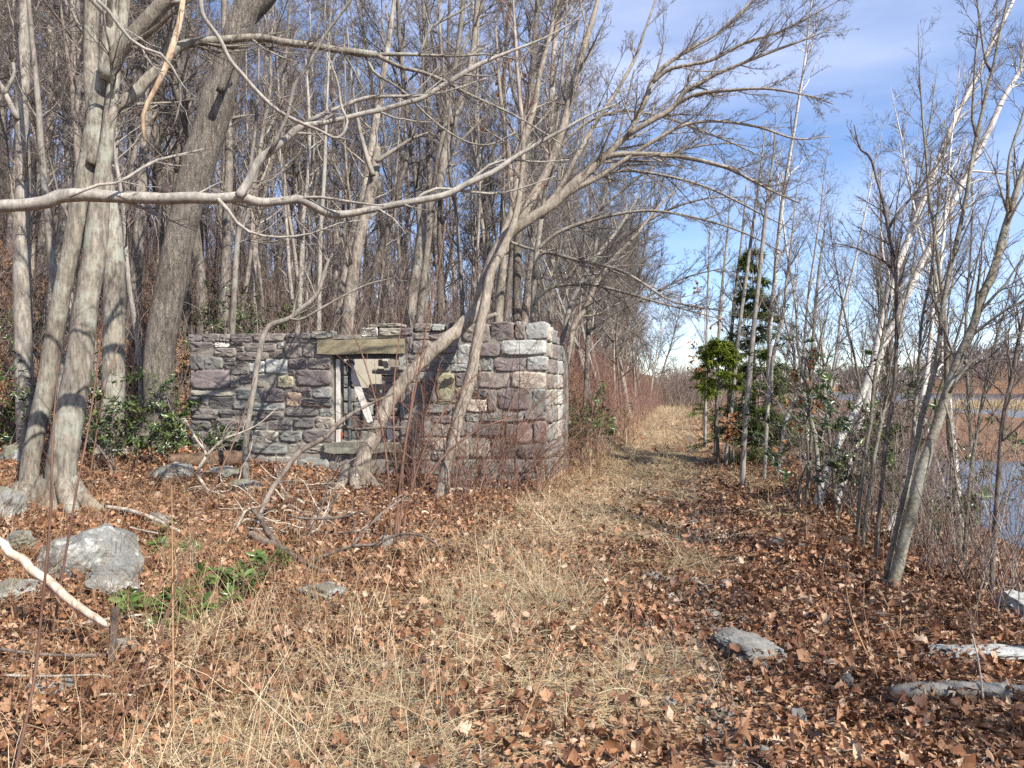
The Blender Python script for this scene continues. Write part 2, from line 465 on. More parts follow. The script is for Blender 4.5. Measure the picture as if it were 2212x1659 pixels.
def stone_mat():
    m, t, b, L = new_mat('wall_stone')
    at = node(t, 'ShaderNodeAttribute', attribute_name='tint')
    g = node(t, 'ShaderNodeNewGeometry')
    n1 = node(t, 'ShaderNodeTexNoise', Scale=7, Detail=8, Roughness=.7); L.new(g.outputs['Position'], n1.inputs['Vector'])
    r1 = ramp(t, [(.28, (.72, .71, .70)), (.5, (1.0, 1.0, 1.0)), (.75, (1.28, 1.27, 1.24))]); L.new(n1.outputs[0], r1.inputs[0])
    c = mixc(t, 1.0, at.outputs[0], r1.outputs[0], 'MULTIPLY')
    n2 = node(t, 'ShaderNodeTexNoise', Scale=3.1, Detail=7, Roughness=.75); L.new(g.outputs['Position'], n2.inputs['Vector'])
    r2 = ramp(t, [(.60, (0, 0, 0)), (.69, (.45, .45, .45))]); L.new(n2.outputs[0], r2.inputs[0])
    c = mixc(t, r2.outputs[0], c, (.36, .38, .34))
    L.new(c, b.inputs['Base Color']); b.inputs['Roughness'].default_value = .85; b.inputs['Specular IOR Level'].default_value = .25
    n4 = node(t, 'ShaderNodeTexNoise', Scale=22, Detail=8, Roughness=.75); L.new(g.outputs['Position'], n4.inputs['Vector'])
    bp = node(t, 'ShaderNodeBump', Strength=.6, Distance=.03); L.new(n4.outputs[0], bp.inputs['Height']); L.new(bp.outputs[0], b.inputs['Normal'])
    return m
M['stone'] = stone_mat()

def plain(name, c1, c2, scale=6, bump=.3, rough=.85, stretch=(1, 1, 1)):
    m, t, b, L = new_mat(name)
    tc = node(t, 'ShaderNodeTexCoord'); mp = node(t, 'ShaderNodeMapping'); mp.inputs['Scale'].default_value = stretch
    L.new(tc.outputs['Object'], mp.inputs['Vector'])
    n1 = node(t, 'ShaderNodeTexNoise', Scale=scale, Detail=7, Roughness=.7); L.new(mp.outputs[0], n1.inputs['Vector'])
    rp = ramp(t, [(.3, c1), (.7, c2)]); L.new(n1.outputs[0], rp.inputs[0])
    L.new(rp.outputs[0], b.inputs['Base Color']); b.inputs['Roughness'].default_value = rough; b.inputs['Specular IOR Level'].default_value = .25
    bp = node(t, 'ShaderNodeBump', Strength=bump, Distance=.015); L.new(n1.outputs[0], bp.inputs['Height']); L.new(bp.outputs[0], b.inputs['Normal'])
    return m
M['mortar'] = plain('mortar', (.15, .132, .108), (.34, .305, .255), 9)
M['lintel'] = plain('lintel', (.20, .17, .105), (.33, .285, .185), 11, .4, stretch=(1, 1, 2.5))
M['sill'] = plain('sill', (.13, .125, .095), (.27, .26, .21), 9, .5)
M['old_wood'] = plain('old_wood', (.22, .18, .14), (.42, .37, .31), 9, .4, stretch=(.3, 3, 3))
M['white_wood'] = plain('white_wood', (.42, .38, .33), (.74, .70, .64), 9, .3)
M['beige_panel'] = plain('beige_panel', (.36, .32, .25), (.48, .43, .34), 3, .1)
M['dark_pipe'] = plain('dark_pipe', (.05, .055, .06), (.12, .13, .14), 8, .2, .5)
M['rust'] = plain('rust', (.16, .035, .025), (.32, .07, .05), 12, .3)

def ground_mat():
    m, t, b, L = new_mat('ground_litter')
    g = node(t, 'ShaderNodeNewGeometry')
    sx = node(t, 'ShaderNodeSeparateXYZ'); L.new(g.outputs['Position'], sx.inputs[0])
    def math_(op, a, b_=None, c=None):
        n = node(t, 'ShaderNodeMath', operation=op)
        for k, v in enumerate((a, b_, c)):
            if v is None: continue
            if isinstance(v, (int, float)): n.inputs[k].default_value = v
            else: L.new(v, n.inputs[k])
        return n.outputs[0]
    u = math_('SUBTRACT', math_('MULTIPLY', sx.outputs[0], .974), math_('MULTIPLY', sx.outputs[1], .225))
    v1 = node(t, 'ShaderNodeTexVoronoi', Scale=26); L.new(g.outputs['Position'], v1.inputs['Vector'])
    sv = node(t, 'ShaderNodeSeparateColor'); L.new(v1.outputs['Color'], sv.inputs[0])
    leaf = ramp(t, [(0, (.05, .026, .015)), (.3, (.13, .063, .034)), (.6, (.24, .125, .065)), (.85, (.34, .20, .11)), (1, (.44, .31, .20))]); L.new(sv.outputs[0], leaf.inputs[0])
    nz1 = node(t, 'ShaderNodeTexNoise', Scale=30, Detail=4); L.new(g.outputs['Position'], nz1.inputs['Vector'])
    straw = ramp(t, [(.3, (.22, .15, .085)), (.7, (.48, .37, .23))]); L.new(nz1.outputs[0], straw.inputs[0])
    nz2 = node(t, 'ShaderNodeTexNoise', Scale=.7, Detail=5, Roughness=.65); L.new(g.outputs['Position'], nz2.inputs['Vector'])
    # straw grows along both sides of the trodden line
    band = math_('SUBTRACT', 1.0, math_('MULTIPLY', math_('ABSOLUTE', math_('ADD', u, 1.0)), .42))
    fac = math_('ADD', math_('MULTIPLY', nz2.outputs[0], 1.6), math_('MULTIPLY', band, .6))
    fr = ramp(t, [(.82, (0, 0, 0)), (1.1, (.6, .6, .6))]); L.new(math_('MULTIPLY', fac, .8), fr.inputs[0])
    c = mixc(t, fr.outputs[0], leaf.outputs[0], straw.outputs[0])
    # bare grit in the trodden line
    nz3 = node(t, 'ShaderNodeTexNoise', Scale=1.1, Detail=4); L.new(g.outputs['Position'], nz3.inputs['Vector'])
    line = math_('SUBTRACT', 1.0, math_('MULTIPLY', math_('ABSOLUTE', math_('SUBTRACT', u, .15)), 1.7))
    fg = ramp(t, [(.52, (0, 0, 0)), (.66, (.9, .9, .9))]); L.new(math_('MULTIPLY', math_('ADD', nz3.outputs[0], .15), math_('MAXIMUM', line, 0.0)), fg.inputs[0])
    v2 = node(t, 'ShaderNodeTexVoronoi', Scale=70); L.new(g.outputs['Position'], v2.inputs['Vector'])
    sv2 = node(t, 'ShaderNodeSeparateColor'); L.new(v2.outputs['Color'], sv2.inputs[0])
    grit = ramp(t, [(0, (.07, .056, .044)), (.6, (.155, .128, .102)), (1, (.29, .25, .21))]); L.new(sv2.outputs[1], grit.inputs[0])
    c = mixc(t, fg.outputs[0], c, grit.outputs[0])
    L.new(c, b.inputs['Base Color']); b.inputs['Roughness'].default_value = .9; b.inputs['Specular IOR Level'].default_value = .15
    bp = node(t, 'ShaderNodeBump', Strength=.8, Distance=.05); L.new(v1.outputs['Distance'], bp.inputs['Height']); L.new(bp.outputs[0], b.inputs['Normal'])
    return m
M['ground'] = ground_mat()

def water_mat():
    m, t, b, L = new_mat('lake_water')
    b.inputs['Base Color'].default_value = (.02, .03, .045, 1); b.inputs['Roughness'].default_value = .12
    b.inputs['IOR'].default_value = 1.33
    g = node(t, 'ShaderNodeNewGeometry')
    n1 = node(t, 'ShaderNodeTexNoise', Scale=2.2, Detail=4); L.new(g.outputs['Position'], n1.inputs['Vector'])
    bp = node(t, 'ShaderNodeBump', Strength=.35, Distance=.12); L.new(n1.outputs[0], bp.inputs['Height']); L.new(bp.outputs[0], b.inputs['Normal'])
    return m
M['water'] = water_mat()

# ------------------------------------------------------------------ ground and lake
def axis(segs):
    out = [np.arange(a, b, s) for a, b, s in segs]
    return np.concatenate(out + [[segs[-1][1]]])
xs = axis([(-900, -300, 60), (-300, -80, 12), (-80, -24, 2), (-24, -14, .6), (-14, 9, .17), (9, 24, .6), (24, 80, 3), (80, 400, 12), (400, 1500, 60)])
ys = axis([(-200, -40, 16), (-40, -6, 2), (-6, 2, .4), (2, 18, .17), (18, 34, .5), (34, 90, 2), (90, 300, 8), (300, 640, 15), (640, 2000, 80)])
gx, gy = np.meshgrid(xs, ys, indexing='ij')
gz = terr(gx, gy)
g0 = rng_(3)
near = (gx > -14) & (gx < 9) & (gy > -6) & (gy < 18)
gz = gz + np.where(near, g0.normal(0, .012, gz.shape), g0.normal(0, .03, gz.shape) * (np.hypot(gx, gy) < 100))
nx, ny = gx.shape
ii = np.arange(nx * ny).reshape(nx, ny)
mb = MB(); mb.add(np.stack([gx, gy, gz], -1), np.stack([ii[:-1, :-1], ii[1:, :-1], ii[1:, 1:], ii[:-1, 1:]], -1))
tag(obj('ground', mb, M['ground']), kind='structure')
WZ = -1.82
mb = MB()
wx = np.linspace(3, 1400, 60); wy = np.linspace(5, 900, 60)
a, b_ = np.meshgrid(wx, wy, indexing='ij'); k = np.arange(3600).reshape(60, 60)
mb.add(np.stack([a, b_, a * 0 + WZ], -1), np.stack([k[:-1, :-1], k[1:, :-1], k[1:, 1:], k[:-1, 1:]], -1))
tag(obj('lake_water', mb, M['water']), kind='structure')

# ------------------------------------------------------------------ the stone ruin
def frame_obj_axes(): pass
def slab(mb, s0, s1, h0, h1, t0, t1, c=None):
    s = np.array([s0, s1, s1, s0] * 2); h = np.array([h0, h0, h1, h1] * 2); t = np.array([t0] * 4 + [t1] * 4)
    q = np.array([[0, 1, 2, 3], [7, 6, 5, 4], [0, 4, 5, 1], [1, 5, 6, 2], [2, 6, 7, 3], [3, 7, 4, 0]])
    mb.add(wall3(s, h, t), q, c=c)

def stone(mb, s0, h0, s1, h1, col, g, proud=None, back=.28, face=None, gap=.007):
    """one rough-faced block; face maps (s, h, t) to world"""
    face = face or wall3
    if s1 < s0: s0, s1 = s1, s0
    if h1 < h0: h0, h1 = h1, h0
    s0 += gap; s1 -= gap; h0 += gap * .8; h1 -= gap * .8
    w, h = s1 - s0, h1 - h0
    if w < .03 or h < .025: return
    m = 6
    e = np.linspace(0, 1, m, endpoint=False)
    U = np.concatenate([e, np.ones(m), 1 - e, np.zeros(m)]); V = np.concatenate([np.zeros(m), e, np.ones(m), 1 - e])
    n = len(U)
    # rounded corners, ragged edge
    jit = g.normal(0, 1, (n, 2)) * min(w, h) * .022
    cu, cv = U - .5, V - .5
    rad = 1 - .10 * np.maximum(0, np.abs(cu) + np.abs(cv) - .78) * 4
    U = .5 + cu * rad; V = .5 + cv * rad
    proud = g.uniform(.008, .026) if proud is None else proud
    tilt = g.normal(0, .018, 2)
    rings = []
    for sc, t in ((1, back), (1, .0), (.984, -proud * .85), (.78, -proud), (.40, -proud)):
        s = s0 + w * .5 + (U - .5) * w * sc + jit[:, 0] * sc; hh = h0 + h * .5 + (V - .5) * h * sc + jit[:, 1] * sc
        tt = np.full(n, t)
        if t < 0: tt = tt + g.normal(0, .0065 + proud * .11, n) + tilt[0] * (U - .5) * sc + tilt[1] * (V - .5) * sc
        rings.append(face(s, hh, tt))
    c = face(s0 + w / 2, h0 + h / 2, -proud + g.normal(0, .006)).reshape(1, 3)
    v = np.concatenate(rings + [c])
    j = np.arange(n); j2 = (j + 1) % n
    q = np.concatenate([np.stack([r * n + j, r * n + j2, (r + 1) * n + j2, (r + 1) * n + j], -1) for r in range(len(rings) - 1)])
    o = (len(rings) - 1) * n
    t_ = np.stack([o + j, o + j2, np.full(n, len(rings) * n)], -1)
    # orient outwards
    col = np.array(col) * g.uniform(.86, 1.16)
    mb.add(v, q[:, ::-1], t_[:, ::-1], c=col)

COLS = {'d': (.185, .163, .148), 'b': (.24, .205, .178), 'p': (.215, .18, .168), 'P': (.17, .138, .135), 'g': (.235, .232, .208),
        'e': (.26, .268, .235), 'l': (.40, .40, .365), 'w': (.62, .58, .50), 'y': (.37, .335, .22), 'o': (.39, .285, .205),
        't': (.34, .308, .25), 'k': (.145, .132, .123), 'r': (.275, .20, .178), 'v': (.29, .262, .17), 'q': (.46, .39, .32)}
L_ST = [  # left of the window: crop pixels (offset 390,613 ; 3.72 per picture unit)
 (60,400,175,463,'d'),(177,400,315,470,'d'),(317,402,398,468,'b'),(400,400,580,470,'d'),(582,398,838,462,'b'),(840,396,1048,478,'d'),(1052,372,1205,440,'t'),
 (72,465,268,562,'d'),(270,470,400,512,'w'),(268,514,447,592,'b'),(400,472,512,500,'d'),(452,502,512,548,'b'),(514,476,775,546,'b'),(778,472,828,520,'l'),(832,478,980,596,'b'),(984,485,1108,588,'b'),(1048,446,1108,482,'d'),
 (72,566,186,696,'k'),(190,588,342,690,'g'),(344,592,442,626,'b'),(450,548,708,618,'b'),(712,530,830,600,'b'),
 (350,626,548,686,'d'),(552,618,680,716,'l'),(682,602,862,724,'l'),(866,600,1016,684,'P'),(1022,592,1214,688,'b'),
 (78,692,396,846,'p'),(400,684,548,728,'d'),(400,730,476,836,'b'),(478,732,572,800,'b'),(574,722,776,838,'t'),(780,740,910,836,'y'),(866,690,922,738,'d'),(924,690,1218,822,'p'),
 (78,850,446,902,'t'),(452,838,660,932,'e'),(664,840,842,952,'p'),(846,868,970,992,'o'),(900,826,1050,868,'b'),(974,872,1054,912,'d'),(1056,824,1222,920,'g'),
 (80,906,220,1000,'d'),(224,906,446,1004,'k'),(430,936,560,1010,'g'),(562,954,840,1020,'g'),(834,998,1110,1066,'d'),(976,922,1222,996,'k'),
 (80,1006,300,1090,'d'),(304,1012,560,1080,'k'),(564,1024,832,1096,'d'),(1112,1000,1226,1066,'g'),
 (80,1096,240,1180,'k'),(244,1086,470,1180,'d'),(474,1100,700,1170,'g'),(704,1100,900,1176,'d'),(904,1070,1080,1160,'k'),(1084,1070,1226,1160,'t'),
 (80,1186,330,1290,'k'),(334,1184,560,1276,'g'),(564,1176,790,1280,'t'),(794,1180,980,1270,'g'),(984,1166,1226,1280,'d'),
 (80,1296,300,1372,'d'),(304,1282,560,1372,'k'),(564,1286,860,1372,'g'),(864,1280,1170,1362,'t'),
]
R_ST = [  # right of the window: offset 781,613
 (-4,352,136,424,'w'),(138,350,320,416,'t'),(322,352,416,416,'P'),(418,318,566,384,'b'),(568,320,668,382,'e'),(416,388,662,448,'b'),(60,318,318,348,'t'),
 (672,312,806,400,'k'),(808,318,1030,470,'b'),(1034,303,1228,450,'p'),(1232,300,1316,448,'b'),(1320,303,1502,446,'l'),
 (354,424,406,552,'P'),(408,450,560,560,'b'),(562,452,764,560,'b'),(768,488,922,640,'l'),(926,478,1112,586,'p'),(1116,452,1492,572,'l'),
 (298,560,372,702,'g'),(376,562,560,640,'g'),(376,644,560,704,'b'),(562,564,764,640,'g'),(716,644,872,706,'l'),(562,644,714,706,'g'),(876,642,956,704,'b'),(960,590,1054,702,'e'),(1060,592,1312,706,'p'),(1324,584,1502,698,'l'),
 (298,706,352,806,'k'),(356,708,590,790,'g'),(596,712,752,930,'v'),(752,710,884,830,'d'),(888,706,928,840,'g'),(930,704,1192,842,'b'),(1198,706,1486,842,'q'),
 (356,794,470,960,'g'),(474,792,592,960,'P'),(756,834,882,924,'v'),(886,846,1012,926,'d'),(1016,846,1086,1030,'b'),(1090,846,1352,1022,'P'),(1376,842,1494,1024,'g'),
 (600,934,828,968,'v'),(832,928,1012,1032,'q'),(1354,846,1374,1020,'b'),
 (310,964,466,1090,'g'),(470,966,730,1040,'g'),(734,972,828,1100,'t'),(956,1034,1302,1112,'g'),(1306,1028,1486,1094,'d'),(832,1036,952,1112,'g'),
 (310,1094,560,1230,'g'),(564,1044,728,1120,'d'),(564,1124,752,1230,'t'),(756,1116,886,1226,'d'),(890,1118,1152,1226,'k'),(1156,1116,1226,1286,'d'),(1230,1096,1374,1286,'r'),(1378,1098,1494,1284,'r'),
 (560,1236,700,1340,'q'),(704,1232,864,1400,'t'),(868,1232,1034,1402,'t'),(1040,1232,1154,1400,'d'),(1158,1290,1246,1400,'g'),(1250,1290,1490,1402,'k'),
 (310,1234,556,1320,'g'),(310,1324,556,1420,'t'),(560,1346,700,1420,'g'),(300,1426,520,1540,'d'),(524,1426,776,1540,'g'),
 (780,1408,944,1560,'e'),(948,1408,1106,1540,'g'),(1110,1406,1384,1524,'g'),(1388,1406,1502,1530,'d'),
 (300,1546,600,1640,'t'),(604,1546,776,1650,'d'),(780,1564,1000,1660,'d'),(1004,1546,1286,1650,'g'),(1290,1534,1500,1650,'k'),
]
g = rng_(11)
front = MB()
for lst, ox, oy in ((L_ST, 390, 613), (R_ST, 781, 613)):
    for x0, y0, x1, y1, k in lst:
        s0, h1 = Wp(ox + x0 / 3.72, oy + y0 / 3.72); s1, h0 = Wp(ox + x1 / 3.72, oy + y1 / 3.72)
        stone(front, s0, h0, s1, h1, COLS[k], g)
# footing courses below the drawn ones, down into the litter
for h0, h1 in ((-.42, -.12), (-.12, .12), (.125, .37)):
    s = .02 if h0 < .1 else 3.1
    while s < WL - .1:
        w = g.uniform(.3, .8)
        stone(front, s, h0, min(s + w, WL), h1, COLS[g.choice(list('dgkbt'))], g)
        s += w
# side face along the path: courses of alternating quoins
def side3(s, h, t):      # s runs back from the corner, t outwards negative
    s, h, t = np.broadcast_arrays(np.asarray(s, float), np.asarray(h, float), np.asarray(t, float))
    return np.stack([A[0] + N_[0] * s + E[0] * t, A[1] + N_[1] * s + E[1] * t, h], -1)
hs = [-.4, -.1, .16, .42, .68, .98, 1.25, 1.52, 1.76, 2.0, 2.26, 2.52]
for i in range(len(hs) - 1):
    s = .02
    while s < 1.45:
        w = g.uniform(.28, .55)
        top = 2.5 - .22 * max(0, s - .3)
        if hs[i] < top - .1:
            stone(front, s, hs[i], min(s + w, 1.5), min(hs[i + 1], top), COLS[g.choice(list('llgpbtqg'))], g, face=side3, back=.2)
        s += w
WIN_S1, WIN_H1 = Wp(718, 768); WIN_S0, WIN_H0 = Wp(866, 958)
LT_S1, LT_H1 = Wp(689, 734); LT_S0, LT_H0 = Wp(876, 764)
base_pt = wall3(WL / 2, 0.0, 0.0).reshape(3)
ruin = thing('stone_ruin', 'roofless stone ruin with window opening and olive stone lintel beside the path', 'ruin', base_pt)
obj('front_wall', front, M['stone'], ruin, base_pt, smooth=True, col=True)
mo = MB()
slab(mo, WIN_S1 + .0, WL, -.5, 2.36, .004, .45)
slab(mo, 0.03, WIN_S0, -.5, 2.44, .004, .45)
slab(mo, WIN_S0, WIN_S1, -.5, WIN_H0 - .14, -.0015, .447)
slab(mo, WIN_S0, WIN_S1, LT_H1 + .01, 2.42, .012, .44)
slab(mo, 0.02, .45, -.5, 2.0, .45, 1.45)
obj('mortar_core', mo, M['mortar'], ruin, base_pt, smooth=False)
def worn_box(s0, s1, h0, h1, t0, t1, seed, ampl=.006, nseg=8):
    """a long block with slightly worn edges"""
    g = rng_(seed); mb = MB()
    s = np.linspace(s0, s1, nseg + 1)
    prof = []
    for (h, t) in ((h0, t0), (h0, (t0 + t1) / 2), (h0, t1), ((h0 + h1) / 2, t1), (h1, t1), (h1, (t0 + t1) / 2), (h1, t0), ((h0 + h1) / 2, t0)):
        prof.append((h, t))
    prof = np.array(prof); n = len(prof)
    V = np.zeros((nseg + 1, n, 3))
    for i, si in enumerate(s):
        V[i] = wall3(si + g.normal(0, ampl * (i in (0, nseg)), n), prof[:, 0] + g.normal(0, ampl, n), prof[:, 1] + g.normal(0, ampl, n))
    j = np.arange(n); j2 = (j + 1) % n
    q = np.concatenate([np.stack([i * n + j, i * n + j2, (i + 1) * n + j2, (i + 1) * n + j], -1) for i in range(nseg)])
    c0, c1 = V[0].mean(0), V[-1].mean(0); m = (nseg + 1) * n
    t = np.concatenate([np.stack([j2, j, np.full(n, m)], -1), np.stack([nseg * n + j, nseg * n + j2, np.full(n, m + 1)], -1)])
    mb.add(np.concatenate([V.reshape(-1, 3), c0[None], c1[None]]), q, t)
    return mb
obj('lintel', worn_box(LT_S0, LT_S1, LT_H0, LT_H1, -.07, .40, 1), M['lintel'], ruin, base_pt, smooth=False)
s_a, h_a = Wp(882, 957); s_b, h_b = Wp(704, 976)
obj('window_sill', worn_box(s_a, s_b, h_b, h_a, -.09, .40, 2, .012), M['sill'], ruin, base_pt, smooth=False)
# weathered frame left in the opening
fr = MB()
slab(fr, WIN_S0 + .01, WIN_S1 - .01, LT_H0 - .075, LT_H0 - .004, .10, .20)
slab(fr, WIN_S0 + .012, WIN_S0 + .075, WIN_H0 - .13, LT_H0 - .078, .12, .2)
obj('window_frame', fr, M['dark_pipe'], ruin, base_pt, smooth=False)
jb = MB(); slab(jb, WIN_S1 - .10, WIN_S1 - .04, WIN_H0 - .3, LT_H0 - .08, .05, .10)
obj('window_jamb', jb, M['white_wood'], ruin, base_pt, smooth=False)
# back and left walls of the cell, coursed rubble
bw = MB(); g = rng_(21)
def back3(s, h, t): return wall3(s, h, 2.25 + np.asarray(t, float))
def left3(s, h, t): return wall3(WL - .42 + np.asarray(t, float) * 1.0, h, np.asarray(s, float))
for i in range(len(hs) - 1):
    s = .05
    while s < WL - .1:
        w = g.uniform(.3, .75)
        if hs[i] < 2.15: stone(bw, s, hs[i], min(s + w, WL), hs[i + 1], COLS[g.choice(list('dgbtpl'))], g, face=back3, back=.3)
        s += w
    s = .46
    while s < 2.2:
        w = g.uniform(.3, .6)
        if hs[i] < 2.15: stone(bw, s, hs[i], min(s + w, 2.2), hs[i + 1], COLS[g.choice(list('dgbtpl'))], g, face=left3, back=.3)
        s += w
obj('rear_wall', bw, M['stone'], ruin, base_pt, smooth=True, col=True)
mo = MB(); slab(mo, 0.03, WL, -.5, 2.2, 2.27, 2.6); slab(mo, WL - .40, WL - .02, -.5, 2.2, .46, 2.26)
obj('rear_mortar', mo, M['mortar'], ruin, base_pt, smooth=False)
# dark iron pipe standing inside the left jamb
pp = MB(); tubes(pp, wall3([WIN_S1 - .17] * 4, np.linspace(WIN_H0 - .3, LT_H0 - .09, 4), [.3] * 4), np.full(4, .03), 10, cap=True)
obj('iron_pipe', pp, M['dark_pipe'], ruin, base_pt)

def board(name, p0, p1, w, th, side, mat, label, cat, group=None, seed=0):
    """a plank from p0 to p1, width w along side, thickness th"""
    g = rng_(seed); p0 = np.array(p0, float); p1 = np.array(p1, float)
    ax = nrm(p1 - p0); side = np.array(side, float); side = nrm(side - ax * (side @ ax)); up = np.cross(ax, side)
    mb = MB(); n = 9; f = np.linspace(0, 1, n)
    V = []
    for k, fk in enumerate(f):
        c = p0 + (p1 - p0) * fk; ww = w * (1 + g.normal(0, .04)) * (1 - (.35 * g.random() if k in (0, n - 1) else 0))
        V += [c - side * ww / 2 - up * th / 2, c + side * ww / 2 - up * th / 2, c + side * ww / 2 + up * th / 2, c - side * ww / 2 + up * th / 2]
    j = np.arange(4); j2 = (j + 1) % 4
    q = np.concatenate([np.stack([i * 4 + j, i * 4 + j2, i * 4 + 4 + j2, i * 4 + 4 + j], -1) for i in range(n - 1)] + [[[3, 2, 1, 0]], [[(n - 1) * 4 + k for k in range(4)]]])
    mb.add(np.array(V), q)
    o = obj(name, mb, mat, None, p0, smooth=False)
    return tag(o, label, cat, group)
def wp3(px, py, t):
    """picture point at depth t behind the front wall plane"""
    rx = (px - 1106.0) / F
    d = (A @ N_ + t) / (rx * N_[0] + N_[1])
    return P(px, py, d)
Ewall = np.array([E[0], E[1], 0.]); Nw = np.array([N_[0], N_[1], 0.])
board('leaning_board', wp3(752, 778, .35), wp3(800, 912, .22), .105, .035, Ewall, M['white_wood'], 'pale weathered board leaning slantwise across the ruin window', 'board', seed=1)
board('leaning_board', wp3(829, 755, .75), wp3(834, 795, .7), .09, .03, Ewall, M['white_wood'], 'short pale board upright under the lintel inside the window', 'board', seed=2)
board('leaning_board', wp3(838, 905, .3), wp3(845, 955, .2), .10, .03, Ewall, M['white_wood'], 'short pale board low behind the leaning trunk in the window', 'board', seed=3)
for k, (y0, y1, x0, x1) in enumerate(((776, 792, 818, 905), (796, 808, 805, 905), (812, 824, 826, 905), (829, 842, 798, 905), (847, 860, 805, 905), (866, 880, 812, 905))):
    pa, pb = wp3(x0, (y0 + y1) / 2, .85 - .02 * k), wp3(x1, (y0 + y1) / 2 + 2, .85 - .02 * k)
    board('fallen_plank', pa, pb, (y1 - y0) / F * 12.9, .05, (0, 0, 1), M['old_wood'],
          ['topmost grey plank stacked inside the ruin window', 'second grey plank from the top inside the ruin window', 'third grey plank from the top inside the ruin window', 'third grey plank from the bottom inside the ruin window',
           'second grey plank from the bottom inside the ruin window', 'lowest grey plank stacked inside the ruin window'][k], 'plank', 'grey planks stacked inside the window', seed=10 + k)
pn = MB()
c = [wp3(766, 774, 1.3), wp3(818, 776, 1.3), wp3(820, 860, 1.15), wp3(768, 862, 1.15)]
pn.add(np.array(c + [q + np.array([.02, .12, 0]) for q in c]), [[0, 3, 2, 1], [4, 5, 6, 7], [0, 1, 5, 4], [1, 2, 6, 5], [2, 3, 7, 6], [3, 0, 4, 7]])
tag(obj('beige_panel', pn, M['beige_panel'], None, c[3], smooth=False), 'flat beige slab standing behind the slanting board inside the window', 'slab')
rd = MB(); c = wp3(736, 946, .2); gg = rng_(5)
sp = spline([c + np.array([-.05, 0, -.12]), c + np.array([-.03, 0, 0]), c + np.array([0, .02, .1])], 8); tubes(rd, sp, np.array([.05, .055, .055, .055, .055, .055, .05, .03]), 10, cap=True)
tag(obj('rusty_can', rd, M['rust'], None, c), 'small red rusty can in the window corner above the sill', 'can')

# ------------------------------------------------------------------ rocks
def ico(sub):
    b = bmesh.new(); bmesh.ops.create_icosphere(b, subdivisions=sub, radius=1.0)
    v = np.array([x.co for x in b.verts]); f = np.array([[w.index for w in x.verts] for x in b.faces]); b.free()
    return v, f
ICO4, ICO3 = ico(5), ico(3)
def rock(label, c, size, seed, mat='rock', planes=11, group=None, rz=0, cat='rock', name='boulder', sink=.3, lo=.42, hi=.85):
    g = rng_(seed); v, f = ICO4
    v = v.copy()
    for k in range(planes):
        n = nrm(g.normal(0, 1, 3) * np.array([1, 1, .8])); d = g.uniform(lo, hi)
        ex = v @ n - d; v = v - np.where(ex > 0, ex, 0)[:, None] * n
    for fq, am in ((2.2, .05), (5, .035), (11, .022), (23, .012), (41, .006)):
        ph = g.uniform(0, 6, 3); B_ = g.normal(0, 1, (3, 3))
        v = v + (np.sin(v @ B_ * fq + ph).sum(1) * am)[:, None] * nrm(v)
    v = v * np.asarray(size) * .5
    ca, sa = math.cos(rz), math.sin(rz)
    v = v @ np.array([[ca, sa, 0], [-sa, ca, 0], [0, 0, 1]])
    v[:, 2] += size[2] * (.5 - sink)
    mb = MB(); mb.add(v + np.asarray(c), t=f)
    o = obj(name, mb, M[mat], None, c, smooth=False)
    return tag(o, label, cat, group)
def px_rock(label, x0, x1, yt, yb, seed, deep=.7, **kw):
    p = ground((x0 + x1) / 2, yb); d = p[1]
    w = (x1 - x0) / F * d; h = (yb - yt) / F * d
    rise = max(.06, h - deep * w * (EYE - p[2]) / d * .75)
    p = at_ground((x0 + x1) / 2, d + deep * w * .5)
    sink = kw.pop('sink', .3)
    return rock(label, p, (w * 1.12, deep * w * 1.1, rise / (1 - sink) * 1.05), seed, sink=sink, **kw)
px_rock('large pale grey boulder with white lichen below the twin trunks', 66, 280, 1106, 1262, 4, 1.1, planes=8, lo=.5, hi=.9)
px_rock('flat grey slab rock between the big boulder and the laurel sprigs', 180, 335, 1188, 1308, 23, .9, planes=7, lo=.45, hi=.8)
px_rock('grey mossy boulder at the left edge beside the twin trunks', -60, 52, 1035, 1135, 6, .8)
px_rock('grey slab showing at the lower left under the peeled stick', -30, 90, 1235, 1300, 24, .9)
px_rock('low lichen spotted stone just left of the big grey boulder', 20, 92, 1150, 1200, 25, .9)
px_rock('small grey stone behind the twin trunks at the left edge', -10, 55, 960, 1005, 61, .8)
px_rock('triangular tan rock alone on the leaves left of the ruin', 308, 416, 1000, 1045, 7, .6, lo=.4, hi=.7)
px_rock('grey block of stone below the rotten log', 442, 532, 1008, 1042, 8, .6)
px_rock('pale angular stone under the thin grey sapling', 490, 560, 1035, 1065, 9, .6)
px_rock('mottled low rock under the dark fallen branch', 640, 752, 1258, 1308, 10, .7)
px_rock('small upright stone at the foot of the red shrub', 818, 852, 1158, 1195, 12, .6)
px_rock('broken grey stone below the peeled stick', 228, 318, 1372, 1418, 13, .7)
px_rock('small grey stone in the weeds under the broken stone', 60, 170, 1470, 1510, 14, .7)
px_rock('mossy flat stone in the leaves right of the twin trunks', 300, 396, 1110, 1140, 15, .7)
px_rock('flat rough rock embedded in the path', 1518, 1702, 1330, 1436, 16, 1.15, mat='rock_path', sink=.30)
px_rock('small dark stone on the path beyond the flat rock', 1655, 1720, 1160, 1186, 17, .8, mat='rock_path')
px_rock('pale stone half buried at the grassy edge of the path', 1390, 1440, 1232, 1258, 18, .8, mat='rock_path')
px_rock('lichen white boulder on the bank at the right edge', 2090, 2330, 1240, 1350, 19, .8, mat='rock_pale', sink=.45)
px_rock('whitish ledge stone under the tree shadows at the right edge', 1975, 2260, 1375, 1440, 20, .5, sink=.3, mat='rock_pale')
